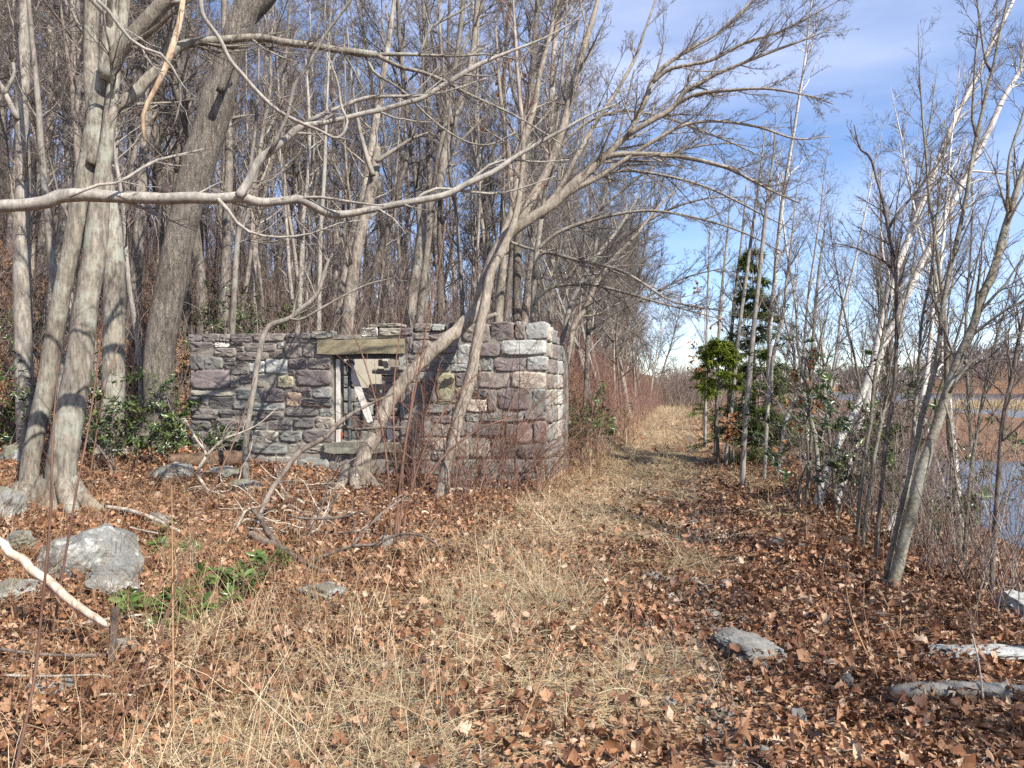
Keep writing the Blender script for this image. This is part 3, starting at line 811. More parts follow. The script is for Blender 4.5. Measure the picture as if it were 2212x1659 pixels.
for k, (x, y) in enumerate(((1500, 1258), (1568, 1262), (1530, 1330), (1720, 1560), (1765, 1600), (1440, 1530), (1830, 1480), (1650, 1640))):
    px_rock(['small stone at the bare gritty patch of the path', 'dark pebble beside the bare gritty patch', 'pale pebble in front of the flat path rock', 'rounded pebble low on the path',
             'flat pebble right of the rounded pebble', 'little stone among the straw left of the path', 'pebble in the leaf shade right of the path', 'pebble at the lower edge of the path'][k],
            x - 16, x + 20, y - 9, y + 10, 40 + k, .8, mat='rock_path', name='path_stone', cat='stone')

# ------------------------------------------------------------------ trees drawn limb by limb
def mesh_parts(root, base, parts):
    for name, mb, mat in parts:
        if mb.n: obj(name, mb, mat, root, base)

def traced_tree(label, name, stems, base=None, bark_='bark_grey', twig='twig_grey', seed=1, lv=((9, .25, 1., -.45, .8, .06, .14), (6, .2, 1., -.5, .7, .05, .16), (5, .2, 1., -.5, .7, .04, .18)),
                group=None, cat='tree', rough=.05, rt=.0017, limbs=(), sides=14, roots=0):
    """stems: list of (pts3, radii, twigs?) - the first is the trunk; limbs are further pieces of bark"""
    g = rng_(seed)
    base = stems[0][0][0] if base is None else base
    root = thing(name, label, cat, base, group)
    tr = MB(); lm = MB(); tw = MB()
    for i, st in enumerate(stems):
        p, r = st[0], st[1]
        (tubes(tr, p[None], r[None], sides if r[0] > .04 else 7, cap=True, rough=rough, seed=seed + i))
        if len(st) > 2 and not st[2]: continue
        dens = st[2] if len(st) > 2 else 1.0
        Q, R = p[None], r[None]
        for li, (per, t0, t1, Lr, ang, up, wob) in enumerate(lv):
            n = max(1, int(round(per * (dens if li == 0 else 1))))
            Q, R = grow(Q, R, n, t0 if not (len(st) > 3 and li == 0) else st[3], t1, Lr if not (len(st) > 4 and li == 0) else st[4], ang, up, wob, (7, 5, 4, 3)[li], .46, rt * (1.6, 1.2, 1, .9)[li], g)
            tubes(tr if li == 0 else tw, Q, R, 5 if li == 0 else 3)
    if roots:
        r0 = stems[0][1][0]; b0 = stems[0][0][0]
        for k in range(roots):
            a = 6.283 * k / roots + g.normal(0, .25); L = r0 * g.uniform(1.7, 3.0); n = 7; f = np.linspace(0, 1, n)
            q = np.stack([b0[0] + np.cos(a) * (r0 * .45 + L * f), b0[1] + np.sin(a) * (r0 * .45 + L * f), 0 * f], 1)
            tz_ = terr(q[:, 0], q[:, 1]); q[:, 2] = tz_ + (r0 * 1.5) * (1 - f) ** 2.4 - .02 - .06 * f
            tubes(tr, q[None], (r0 * (.42 * (1 - f) ** .8 + .08))[None], 8, rough=.06, seed=k)
    mesh_parts(root, base, [('trunk', tr, M[bark_]), ('crown', tw, M[twig])])
    return root

LV_FINE = ((12, .15, 1., 1.2, .65, .05, .10), (8, .12, 1., -.55, .6, .04, .12), (5, .15, 1., -.55, .6, .03, .14), (2, .2, 1., -.55, .6, .03, .14))
LV_BIG = LV_FINE

# twin trunks at the left (two trees growing from one foot)
dA = gd(75, 1092)
tA = limb([(62, 1096, 56), (63, 1060, 42), (66, 996, 36), (94, 862, 37), (107, 793, 38), (129, 659, 35), (151, 551, 35), (171, 457, 41), (192, 349, 40), (205, 280, 40), (215, 215, 40), (228, 161, 40)], dA + .1, dA + .35, 56, 40, ground_base=True)
tA1 = limb([(228, 165, 34), (235, 100, 33), (238, 54, 32), (241, -20, 30), (262, -240, 20), (280, -500, 8)], dA + .2, dA + .5, 34, 8)
tA2 = limb([(226, 172, 30), (255, 112, 31), (285, 80, 33), (309, 54, 33), (350, 10, 31), (395, -50, 26), (470, -200, 16), (540, -360, 6)], dA + .2, dA - .1, 30, 6)
tA3 = limb([(196, 355, 22), (237, 247, 22), (283, 210, 24), (330, 160, 23), (360, 126, 22), (390, 99, 19), (435, 90, 18), (484, 86, 17), (556, 81, 16), (620, 92, 15), (678, 99, 15), (730, 108, 14), (772, 113, 15), (812, 118, 14)], dA + .2, dA + 1.2, 22, 13)
tA3b = limb([(812, 118, 9), (860, 117), (906, 118), (987, 121), (1050, 117), (1115, 128, 3)], dA + 1.2, dA + 1.6, 9, 3)
tA3c = limb([(812, 118, 10), (866, 145), (910, 155), (960, 175), (1014, 204), (1060, 225), (1113, 250), (1180, 290), (1240, 330, 2)], dA + 1.2, dA + 1.7, 10, 3)
tA3d = limb([(906, 118, 6), (917, 90), (930, 60), (965, 40), (995, 24), (1020, 3), (1050, -40, 3)], dA + 1.3, dA + 1.4, 6, 3)
tA3e = limb([(785, 116, 6), (798, 138), (812, 160), (850, 182), (880, 205), (905, 232), (945, 268), (985, 295), (1020, 310), (1060, 312), (1115, 285, 3)], dA + 1.2, dA + 1.5, 6, 2.5)
traced_tree('front one of the twin trunks, with a dark limb reaching across above the ruin', 'tree', [tA + (.5, .6, 1.3), tA1 + (1, .1, 1.7), tA2 + (1, .1, 1.6), tA3 + (1.2, .15, 1.2), tA3b + (.8, .1, .7), tA3c + (1, .1, .8), tA3d + (.6, .2, .6), tA3e + (.6, .2, .6)],
            bark_='bark_lichen', seed=31, roots=6, lv=LV_FINE, rough=.05)
tB = limb([(128, 1100, 86), (131, 1060, 70), (135, 996, 62), (158, 862, 58), (171, 793, 56), (187, 659, 50), (205, 551, 48), (214, 457, 42), (226, 349, 31), (238, 255, 28), (250, 140, 24), (268, 20, 22), (285, -180, 14), (300, -420, 6)], dA + .05, dA + .4, 86, 6, ground_base=True)
tB1 = limb([(212, 457, 24), (217, 390, 22), (222, 330, 20), (214, 280, 14), (205, 240, 8)], dA + .5, dA + .7, 24, 8)
traced_tree('thicker rear one of the twin trunks, upright beside the leaning front one', 'tree', [tB + (.7, .5, 1.5), tB1 + (.5, .2, .8)], bark_='bark_lichen', seed=32, roots=6, lv=LV_FINE, rough=.05)
# lichen covered trunk standing behind the pair
dD = 11.9
tD = limb([(240, 905, 50), (243, 800, 46), (245, 700, 44), (246, 600, 41), (242, 500, 37), (228, 400, 33), (210, 300, 31), (199, 200, 31), (196, 100, 29), (199, 0, 27), (206, -200, 18), (215, -420, 6)], dD, dD + .3, 50, 6, ground_base=True)
traced_tree('grey trunk with pale lichen crust close behind the twin trunks', 'tree', [tD + (.7, .5, 1.6)], bark_='bark_lichen', seed=33, roots=5, lv=LV_FINE, rough=.06)
# thick furrowed leaning trunk
dC = 13.2
tC = limb([(340, 900, 70), (344, 820, 63), (344, 726, 62), (365, 618, 61), (396, 484, 59), (413, 410, 64), (430, 350, 68), (457, 269, 66), (470, 215, 70), (478, 190, 58), (497, 121, 54), (520, 50, 54), (540, -10, 52), (570, -160, 40), (600, -380, 24), (610, -560, 8)], dC, dC + .6, 70, 8, ground_base=True)
tC1 = limb([(520, 50, 40), (556, 12, 42), (590, -30, 40), (660, -140, 30), (760, -300, 14)], dC + .5, dC + .2, 40, 12)
tC2 = limb([(474, 200, 17), (490, 160, 15), (504, 125, 13), (518, 90, 10), (528, 60, 8)], dC - .25, dC - .3, 17, 7)
root = traced_tree('thick furrowed trunk leaning right, left of the ruin, with a knot high up', 'tree', [tC + (.6, .5, 2.0), tC1 + (1, .2, 1.8), tC2 + (.3, .5, .5)], bark_='bark_furrow', seed=34, roots=6, lv=LV_BIG, rough=.035, sides=20)
# pale tree at the far left
dE = 11.8
tE = limb([(60, 905, 40), (52, 780, 36), (48, 640, 34), (46, 500, 32), (50, 380, 28), (47, 270, 27), (50, 150, 26), (52, 60, 22), (54, -40, 20), (60, -300, 8)], dE, dE + .2, 40, 8, ground_base=True)
tE1 = limb([(38, 258, 12), (22, 225, 11), (8, 195, 11), (-10, 165, 9), (-60, 60, 5)], dE, dE - .1, 12, 4)
tE2 = limb([(8, 205, 8), (22, 180, 8), (30, 160, 7), (28, 135, 6)], dE - .05, dE - .1, 8, 5)
traced_tree('slim pale grey trunk nearest the left edge', 'tree', [tE + (.9, .35, 1.3), tE1 + (.5, .2, .8), tE2 + (.3, .3, .4)], bark_='bark_grey', seed=35, roots=5, lv=LV_FINE)
tG = limb([(130, 900, 20), (128, 700, 18), (112, 560, 17), (100, 440, 14), (90, 330, 13), (82, 220, 12), (72, 110, 10), (62, 0, 9), (55, -150, 4)], 11, 11.2, 20, 5, ground_base=True)
traced_tree('thin brown pole tree between the edge trunk and the twin trunks', 'tree', [tG + (.8, .35, 1.0)], bark_='bark_grey', seed=36, lv=LV_FINE)

# big pale limb crossing the left half, from a tree standing outside the frame
dH = 6.4
tr0 = np.array([-5.9, 6.3, float(terr(-5.9, 6.3)) - .1])
trunkH = np.array([tr0 + np.array([.03 * math.sin(i), .02 * i, i * .55]) for i in range(16)]); rH = np.linspace(.17, .05, 16)
q0 = P(-120, 452, dH - .05)
lH = limb([(-120, 452, 34), (0, 445, 27), (50, 443, 26), (100, 436, 27), (130, 424, 29), (180, 421, 28), (240, 425, 25), (300, 427, 25), (360, 429, 24), (410, 427, 25), (470, 429, 22), (520, 426, 23), (560, 437, 19), (610, 434, 17), (650, 431, 19), (690, 452, 19), (720, 463, 18), (758, 461, 15), (800, 453, 15), (860, 441, 14), (910, 432, 14), (965, 420, 14), (1013, 395, 13), (1067, 371, 12), (1113, 339, 10), (1169, 306, 8), (1217, 280, 7), (1270, 250, 5), (1330, 225, 3)], dH, dH + 1.5, 27, 3, n=90)
lH = (np.concatenate([[np.array([tr0[0] + .02, 6.35, lH[0][0, 2] - .05])], lH[0]]), np.concatenate([[lH[1][0] * 1.15], lH[1]]))
lH1 = limb([(515, 424, 19), (535, 395, 18), (557, 350, 18), (590, 322, 17), (620, 298, 16), (651, 274, 15), (700, 265, 11), (745, 255, 10), (790, 244, 11), (826, 237, 11), (874, 223, 10), (910, 213, 10), (940, 195, 10), (973, 175, 11), (1024, 145, 11), (1060, 128, 8), (1113, 107, 6), (1180, 80, 4), (1250, 40, 3)], dH + .55, dH + 1.3, 19, 3, n=70)
lH2 = limb([(659, 266, 11), (707, 242, 10), (745, 228, 9), (785, 212, 9), (830, 208, 8), (874, 208, 7), (930, 204, 6), (990, 190, 4), (1060, 165, 3)], dH + .8, dH + 1.1, 11, 3)
lH3 = limb([(581, 330, 8), (596, 305, 8), (610, 274, 8), (624, 242, 8), (631, 205, 8), (640, 175, 9), (656, 156, 8), (672, 130, 7), (686, 105, 7), (700, 78, 7), (718, 54, 7), (740, 24, 6), (760, -4, 6), (800, -80, 3)], dH + .6, dH + .2, 8, 4)
lH4 = limb([(433, -5, 11), (440, 35, 9), (473, 81, 9), (497, 129, 9), (524, 161, 9), (557, 199, 9), (597, 236, 8), (635, 258, 8), (659, 269, 7), (691, 282, 6), (723, 298, 6), (742, 288, 6), (750, 261, 6), (737, 228, 5), (731, 183, 4), (718, 145, 4), (707, 118, 3)], dH + .3, dH + .75, 11, 3, n=60)
lH5 = limb([(470, 429, 9), (498, 460, 8), (520, 490, 7), (560, 508, 6), (620, 512, 5), (680, 502, 4), (740, 480, 3), (800, 476, 2)], dH + .5, dH + .9, 9, 2)
lH6 = limb([(640, 432, 7), (680, 425, 6), (730, 432, 6), (770, 438, 5), (830, 445, 3)], dH + .75, dH + .7, 7, 2)
lH7 = limb([(893, 435, 8), (930, 410, 7), (968, 408, 6), (1020, 415, 6), (1075, 418, 5), (1130, 405, 4), (1200, 380, 2)], dH + 1.1, dH + 1.4, 8, 2)
lH8 = limb([(150, 424, 8), (210, 400, 7), (260, 392, 6), (330, 350, 7), (385, 335, 5), (440, 322, 3)], dH + .05, dH + .6, 8, 2)
lH9 = limb([(1013, 395, 8), (1060, 355, 6), (1110, 345, 5), (1160, 350, 4), (1230, 345, 2)], dH + 1.2, dH + 1.5, 8, 2)
lH10 = limb([(210, 0, 9), (240, 30, 8), (268, 70, 7), (300, 100, 7), (345, 115, 6), (372, 145, 5), (390, 180, 5), (388, 230, 4), (370, 285, 3)], dH - .1, dH + .3, 9, 2)
traced_tree('smooth grey tree at the left edge sending a long pale horizontal limb across the view', 'tree',
            [(trunkH, rH, .6, .5, 1.2), lH + (1.1, .25, .75), lH1 + (1.1, .2, .8), lH2 + (.9, .2, .6), lH3 + (.8, .3, .5), lH4 + (.7, .3, .4), lH5 + (.6, .3, .4), lH6 + (.4, .3, .3), lH7 + (.7, .2, .5), lH8 + (.6, .2, .4), lH9 + (.7, .2, .5), lH10 + (.6, .2, .4)],
            base=tr0, bark_='bark_pale', seed=37, lv=((11, .12, 1., .95, .75, .02, .12), (6, .15, 1., -.5, .7, .02, .14), (4, .2, 1., -.5, .7, .02, .16)), rough=.06, sides=10, rt=.0016)
# broken pale branch hanging from the front twin trunk
hb = limb([(398, -30, 11), (393, 20, 13), (385, 60, 13), (372, 105, 14), (357, 148, 14), (340, 185, 12), (322, 215, 11), (314, 240, 9), (306, 258, 8), (311, 285, 7), (312, 306, 4)], dA - .6, dA - .5, 12, 4)
mb = MB(); tubes(mb, hb[0][None], hb[1][None], 9, cap=True, rough=.14, seed=4)
tag(obj('broken_branch', mb, M['splinter'], None, hb[0][0]), 'splintered tan branch hanging down in front of the twin trunks', 'branch')

# the tree that leans out of the ruin window, and its crown over the path
dL = 10.9
L0 = limb([(763, 1042, 60), (774, 1012, 42), (790, 973, 35), (818, 919, 32), (834, 880, 33), (858, 842, 30), (891, 801, 29), (938, 756, 30), (985, 715, 30), (1022, 680, 29), (1036, 655, 29)], dL, dL + .55, 60, 29, ground_base=True, n=50, jit=.008)
L1 = limb([(1035, 658, 27), (1046, 615, 27), (1060, 570, 26), (1080, 530, 26), (1105, 500, 25), (1150, 470, 23), (1195, 441, 21), (1225, 412, 22), (1255, 384, 21), (1280, 362, 18), (1303, 341, 16), (1330, 315, 14), (1357, 290, 13), (1375, 255, 11), (1395, 215, 11), (1405, 183, 10), (1424, 153, 10), (1478, 113, 8), (1558, 67, 6), (1612, 16, 5), (1680, -50, 3)], dL + .55, dL + .2, 27, 3, n=70)
L2 = limb([(1357, 290, 13), (1400, 265, 12), (1450, 235, 11), (1483, 194, 10), (1515, 178, 9), (1545, 161, 8), (1600, 138, 7), (1671, 110, 6), (1740, 85, 4), (1800, 60, 2)], dL + .3, dL - .4, 13, 2, n=40)
L3 = limb([(1303, 341, 13), (1343, 333, 12), (1400, 334, 11), (1451, 336, 10), (1513, 347, 9), (1572, 363, 8), (1620, 387, 6), (1671, 414, 5), (1730, 440, 3)], dL + .4, dL - .4, 13, 2, n=40)
L4 = limb([(1410, 178, 10), (1445, 150, 9), (1490, 140, 8), (1540, 128, 8), (1612, 91, 6), (1680, 70, 5), (1760, 30, 3), (1830, -10, 2)], dL + .2, dL - .6, 10, 2, n=40)
L5 = limb([(1195, 441, 14), (1240, 410, 12), (1290, 385, 10), (1350, 345, 9), (1420, 300, 8), (1480, 270, 7), (1550, 262, 6), (1640, 275, 5), (1720, 300, 4), (1790, 295, 2)], dL + .5, dL - .2, 14, 2, n=44)
L6 = limb([(1150, 470, 12), (1200, 420, 11), (1250, 330, 10), (1290, 260, 9), (1330, 200, 8), (1370, 130, 7), (1395, 60, 5), (1420, -10, 4)], dL + .6, dL + 1., 12, 3, n=40)
L7 = limb([(1440, 240, 9), (1500, 205, 8), (1580, 195, 7), (1660, 192, 5), (1750, 208, 4), (1800, 225, 2)], dL + .2, dL - .8, 9, 2, n=30)
L8 = limb([(1080, 530, 16), (1110, 440, 15), (1120, 349, 14), (1137, 290, 13), (1155, 228, 12), (1166, 161, 11), (1185, 90, 9), (1205, 0, 8), (1230, -160, 4)], dL + .7, dL + 1.4, 16, 4, n=40)
L9 = limb([(1115, 500, 16), (1142, 441, 18), (1168, 395, 17), (1190, 349, 17), (1214, 282, 16), (1228, 228, 16), (1244, 161, 15), (1255, 120, 14), (1265, 94, 13), (1280, 40, 11), (1290, 0, 9), (1310, -140, 4)], dL + .6, dL + 1., 18, 4, n=44)
LVL = ((12, .08, 1., 1.9, .6, .03, .08), (10, .08, 1., -.42, .6, .06, .10), (6, .12, 1., -.5, .6, .08, .12), (3, .15, 1., -.5, .6, .07, .12))
traced_tree('smooth tan tree rooted below the window, leaning right across the ruin', 'leaning_tree',
            [L0 + (0,), L1 + (2.4, .3, 1.5), L2 + (1.6, .1, 1.1), L3 + (1.6, .1, 1.0), L4 + (1.3, .1, .9), L5 + (1.5, .1, 1.0), L6 + (1.4, .1, 1.0), L7 + (1., .1, .8), L8 + (1.4, .2, 1.2), L9 + (1.4, .2, 1.2)], bark_='bark_tan', seed=41, roots=5, lv=LVL, rough=.05, rt=.0015)
# stub left where a limb broke off the leaning trunk
st = limb([(1000, 695, 12), (998, 680, 11), (999, 668, 9)], dL + .3, dL + .28, 12, 9, n=5)
# second, slimmer trunk
K0 = limb([(948, 1090, 30), (962, 1030, 27), (978, 960, 26), (990, 900, 27), (1008, 845, 28), (1020, 800, 25), (1028, 750, 22), (1038, 700, 23), (1046, 668, 23), (1052, 630, 20), (1062, 585, 19), (1085, 540, 17), (1110, 480, 14), (1125, 400, 12), (1130, 300, 10), (1120, 180, 8), (1112, 60, 6), (1105, -60, 3)], dL - .25, dL + .6, 30, 3, n=60, ground_base=True)
K1 = limb([(1046, 690, 12), (1058, 684, 11), (1072, 678, 8)], dL + .35, dL + .3, 12, 8, n=5)
traced_tree('slender tan trunk crossing in front of the ruin right of the leaning tree', 'tree', [K0 + (1.4, .5, 1.2), K1 + (0,)], bark_='bark_tan', twig='twig_red', seed=42, lv=LVL, rough=.04, rt=.0015)

# bent grey sapling in front of the ruin
sp0 = limb([(532, 1068, 15), (530, 1010, 14), (531, 960, 13), (538, 900, 12), (548, 840, 12), (555, 790, 12), (564, 745, 12), (570, 722, 12), (585, 702, 12), (625, 688, 11), (650, 668, 11), (672, 650, 10), (690, 625, 9), (700, 590, 8), (712, 560, 7), (735, 520, 6), (755, 470, 4), (790, 400, 3)], 10.4, 11.2, 15, 3, n=60, ground_base=True)
sp1 = limb([(625, 688, 6), (650, 690, 5), (690, 668, 5), (740, 640, 4), (800, 612, 3), (860, 600, 2)], 10.7, 11., 6, 2)
sp2 = limb([(690, 625, 5), (700, 600, 5), (708, 570, 4), (690, 530, 3), (680, 480, 2)], 11., 11.1, 5, 2)
traced_tree('thin grey sapling bent to the right before the ruin, left of the window', 'sapling', [sp0 + (.8, .55, .8), sp1 + (.5, .3, .5), sp2 + (.5, .3, .4)], bark_='bark_grey', seed=43, lv=LV_FINE, rough=.03, sides=9)

# ------------------------------------------------------------------ trees right behind the ruin, drawn from the photograph
BT = [
 ('light brown trunk behind the lintel with a broken white top', 'bark_forest', 17.5, [(740, 705, 28), (750, 668, 27), (764, 580, 26), (781, 493, 25), (799, 422, 24), (812, 345, 20), (816, 318, 12)], [[(806, 380, 12), (790, 330, 10), (775, 270, 8), (760, 180, 5), (750, 60, 3)], [(812, 350, 10), (850, 325, 9), (890, 300, 7), (930, 285, 4)]]),
 ('grey trunk leaning right behind the window, forking near the top of the view', 'bark_forest', 18, [(872, 712, 26), (880, 668, 24), (897, 580, 23), (922, 457, 22), (947, 404, 21), (961, 334, 20), (977, 269, 18), (998, 210, 16), (1020, 120, 13), (1030, 20, 11), (1045, -150, 6)], [[(950, 390, 9), (975, 330, 8), (1010, 290, 6), (1060, 240, 4)], [(977, 269, 10), (960, 180, 8), (950, 60, 6), (945, -60, 3)]]),
 ('slim wavy grey trunk right of the window behind the ruin', 'bark_forest', 17, [(1000, 700, 9), (996, 598, 9), (990, 520, 8), (985, 457, 8), (975, 400, 7), (968, 300, 6), (975, 180, 4)], []),
 ('dark brown trunk leaning right behind the lintel', 'bark_dark', 19, [(775, 705, 17), (781, 668, 16), (806, 580, 15), (830, 520, 13), (850, 440, 11), (880, 340, 9), (905, 220, 7), (920, 60, 4)], []),
 ('pale slim pole tree behind the left part of the ruin', 'bark_pale', 17, [(688, 712, 11), (690, 615, 10), (693, 500, 9), (701, 369, 8), (705, 250, 6), (712, 100, 4)], []),
 ('greenish grey sapling trunk standing on the bank at the wall top', 'bark_grey', 15.6, [(489, 706, 16), (496, 650, 14), (503, 601, 13), (510, 548, 12), (517, 496, 11), (535, 418, 10), (545, 330, 8), (556, 220, 6), (560, 60, 4)], [[(512, 530, 4), (530, 518, 4), (560, 525, 3), (600, 520, 2)]]),
 ('rough barked trunk standing upright behind the right end of the ruin', 'bark_furrow', 15.5, [(1122, 715, 24), (1120, 667, 22), (1117, 572, 20), (1122, 480, 19), (1131, 380, 17), (1142, 280, 15), (1150, 160, 13), (1160, 20, 10), (1170, -160, 5)], [[(1128, 420, 9), (1160, 360, 8), (1180, 300, 6), (1230, 250, 4)], [(1142, 280, 8), (1110, 200, 7), (1095, 100, 5), (1080, -30, 3)]]),
 ('pale straight stem leaning right beside the right end of the ruin', 'bark_tan', 14.6, [(1196, 830, 15), (1208, 773, 14), (1240, 700, 12), (1262, 672, 11), (1275, 640, 11), (1300, 590, 10), (1335, 548, 8), (1370, 512, 7), (1420, 450, 5), (1480, 390, 3)], []),
 ('light leaning stem rising behind the ruin corner towards the path', 'bark_pale', 15.2, [(1188, 760, 12), (1206, 705, 11), (1226, 664, 10), (1250, 621, 9), (1275, 576, 8), (1300, 540, 8), (1328, 505, 7), (1370, 440, 5), (1410, 360, 3)], []),
 ('brown trunk curving up at the left of the second slim trunk', 'bark_tan', 15, [(1068, 712, 22), (1075, 640, 21), (1078, 590, 20), (1090, 545, 18), (1102, 500, 15), (1105, 430, 12), (1098, 330, 10), (1080, 200, 8), (1070, 40, 4)], [[(1095, 520, 7), (1140, 536, 6), (1194, 548, 5), (1247, 562, 5), (1317, 583, 4), (1394, 614, 3), (1470, 640, 2)]]),
 ('thick brown trunk leaning right behind the left half of the window', 'bark_forest', 21, [(722, 706, 27), (735, 640, 26), (752, 560, 25), (772, 480, 23), (790, 410, 21), (800, 340, 19), (815, 240, 16), (838, 100, 12), (860, -60, 7)], []),
 ('pair of pale stems behind the bent sapling', 'bark_pale', 19, [(640, 712, 12), (646, 650, 11), (652, 560, 11), (655, 470, 10), (665, 380, 8), (668, 260, 7), (660, 120, 4)], [[(640, 700, 8), (626, 600, 8), (620, 500, 7), (612, 400, 5), (600, 280, 3)]]),
]
for k, (lab, bk, d, pts, subs) in enumerate(BT):
    st = [limb(pts, d, d + .4, pts[0][2], pts[-1][2], ground_base=pts[0][1] > 700) + (1.2, .3, 1.5)]
    for s in subs: st.append(limb(s, d + .1, d + .2, s[0][2], s[-1][2]) + (.7, .15, .9))
    # let the foot reach the ground hidden behind the wall
    p, r = st[0][0], st[0][1]
    gz_ = float(terr(p[0, 0], p[0, 1])) - .1
    if p[0, 2] > gz_: st[0] = (np.concatenate([[[p[0, 0], p[0, 1], gz_]], p]), np.concatenate([[r[0] * 1.15], r])) + st[0][2:]
    traced_tree(lab, 'tree', st, bark_=bk, twig='twig_forest', seed=60 + k, lv=((11, .3, 1., 1.5, .7, .07, .12), (6, .15, 1., -.5, .65, .05, .15), (5, .2, 1., -.5, .65, .03, .18)), rt=.0032, sides=10)
# an arching tree at the path side behind the ruin
dQ = 13.6
Q0 = limb([(1150, 720, 13), (1152, 650, 12), (1155, 590, 12), (1165, 500, 11), (1180, 400, 10), (1200, 280, 8), (1215, 150, 6), (1225, 0, 4)], dQ, dQ + .4, 13, 4)
Q0 = (np.concatenate([[[Q0[0][0, 0], Q0[0][0, 1], float(terr(Q0[0][0, 0], Q0[0][0, 1])) - .1]], Q0[0]]), np.concatenate([[.07], Q0[1]]))
Q1 = limb([(1154, 600, 8), (1171, 547, 8), (1240, 560, 7), (1331, 581, 7), (1390, 612, 6), (1443, 647, 5), (1500, 662, 4), (1570, 672, 2)], dQ, dQ - 1.2, 8, 2)
Q2 = limb([(1152, 660, 7), (1186, 623, 7), (1262, 614, 6), (1340, 629, 6), (1410, 650, 5), (1488, 671, 3), (1560, 690, 2)], dQ, dQ - .6, 7, 2)
Q3 = limb([(1160, 540, 8), (1210, 500, 8), (1300, 470, 7), (1400, 455, 6), (1500, 470, 5), (1600, 500, 4), (1690, 545, 2)], dQ + .1, dQ - .5, 8, 2)
Q4 = limb([(1170, 470, 8), (1230, 410, 8), (1330, 370, 7), (1440, 380, 6), (1540, 410, 5), (1640, 460, 4), (1720, 500, 2)], dQ + .1, dQ - .3, 8, 2)
Q5 = limb([(1190, 340, 7), (1260, 270, 7), (1340, 240, 6), (1440, 255, 5), (1560, 300, 4), (1650, 340, 2)], dQ + .2, dQ - .2, 7, 2)
traced_tree('slim tree behind the ruin corner with long boughs arching low over the path', 'tree', [Q0 + (1.2, .3, 1.6)] + [q + (1.5, .12, 1.5) for q in (Q1, Q2, Q3, Q4, Q5)], bark_='bark_grey', seed=58, lv=LVL, rough=.04, rt=.0019)
Q0 = limb([(1262, 870, 12), (1268, 760, 11), (1275, 640, 10), (1288, 520, 9), (1310, 400, 8), (1340, 280, 6), (1370, 150, 3)], 16, 16.3, 12, 3, ground_base=True)
Q1 = limb([(1270, 720, 7), (1320, 680, 7), (1400, 640, 6), (1480, 600, 4), (1560, 580, 2)], 16, 15.5, 7, 2)
Q2 = limb([(1280, 580, 7), (1340, 520, 7), (1430, 460, 6), (1520, 430, 4), (1620, 425, 2)], 16.1, 15.5, 7, 2)
Q3 = limb([(1300, 450, 7), (1370, 390, 6), (1460, 330, 5), (1560, 310, 3), (1640, 320, 2)], 16.1, 15.8, 7, 2)
traced_tree('grey tree past the ruin corner spreading several boughs right over the path', 'tree', [Q0 + (1.5, .3, 1.8)] + [q + (1.6, .12, 1.6) for q in (Q1, Q2, Q3)], bark_='bark_grey', seed=59, lv=LVL, rough=.04, rt=.0022)

# ------------------------------------------------------------------ trees on the lake side, drawn from the photograph
LVR = ((14, .2, 1., 1.0, .55, .05, .08), (7, .12, 1., -.6, .5, .04, .10), (3, .15, 1., -.55, .55, .03, .12))
dR = gd(1922, 1270)
def up(pts, d0, d1, w0, w1, **k): return limb(pts, d0, d1, w0, w1, **k)
R0 = up([(1918, 1272, 30), (1937, 1222, 24), (1953, 1157, 23), (1975, 1077, 24), (1988, 1023, 24), (2015, 942, 21), (2037, 875, 21), (2055, 820, 20), (2075, 765, 19), (2099, 713, 18), (2112, 670, 17), (2125, 632, 17), (2140, 600, 17), (2152, 565, 16), (2166, 511, 15), (2182, 457, 14), (2203, 390, 12), (2240, 290, 10), (2300, 120, 6), (2340, -50, 2)], dR, dR + .2, 32, 3, n=70, ground_base=True)
R1 = up([(2182, 457, 9), (2176, 400, 7), (2180, 340, 6), (2195, 290, 5), (2215, 230, 4), (2230, 140, 2)], dR + .1, dR, 9, 2)
R2 = up([(2088, 735, 7), (2130, 700, 6), (2180, 665, 5), (2230, 640, 4), (2290, 600, 2)], dR + .1, dR - .2, 7, 2)
R3 = up([(2050, 850, 7), (2080, 800, 6), (2130, 760, 5), (2200, 720, 4), (2270, 690, 2)], dR, dR - .2, 7, 2)
R4 = up([(2040, 868, 5), (2055, 920, 4), (2060, 990, 4), (2068, 1060, 4), (2080, 1110, 3), (2105, 1180, 2)], dR - .05, dR - .3, 5, 2)
traced_tree('tall olive grey trunk leaning right from the bank, nearest the right edge', 'tree', [R0 + (1.3, .3, .9), R1 + (.6, .2, .5), R2 + (.7, .1, .6), R3 + (.7, .1, .6), R4 + (.2, .3, .3)], bark_='bark_alder', twig='twig_dark', seed=81, roots=5, lv=LVR, rough=.03, rt=.0016)
R5 = up([(1912, 1262, 12), (1916, 1222, 12), (1940, 1117, 12), (1952, 1070, 13), (1964, 1023, 12), (1972, 980, 12), (1983, 942, 12), (1990, 900, 12), (2002, 862, 12), (2010, 831, 12), (2023, 781, 12), (2029, 739, 11), (2033, 700, 11), (2037, 659, 10), (2050, 592, 10), (2060, 550, 10), (2069, 511, 10), (2080, 460, 9), (2090, 410, 9), (2099, 350, 8), (2109, 296, 8), (2122, 240, 7), (2133, 188, 7), (2144, 150, 6), (2158, 81, 6), (2176, 0, 5), (2195, -120, 3)], dR + .1, dR + .5, 12, 3, n=70, ground_base=True)
R6 = up([(2109, 296, 6), (2100, 260, 5), (2103, 190, 4), (2108, 110, 4), (2115, 40, 3)], dR + .35, dR + .3, 6, 2)
R7 = up([(2140, 155, 5), (2128, 130, 5), (2122, 90, 4), (2115, 40, 4), (2108, -20, 3)], dR + .45, dR + .4, 5, 2)
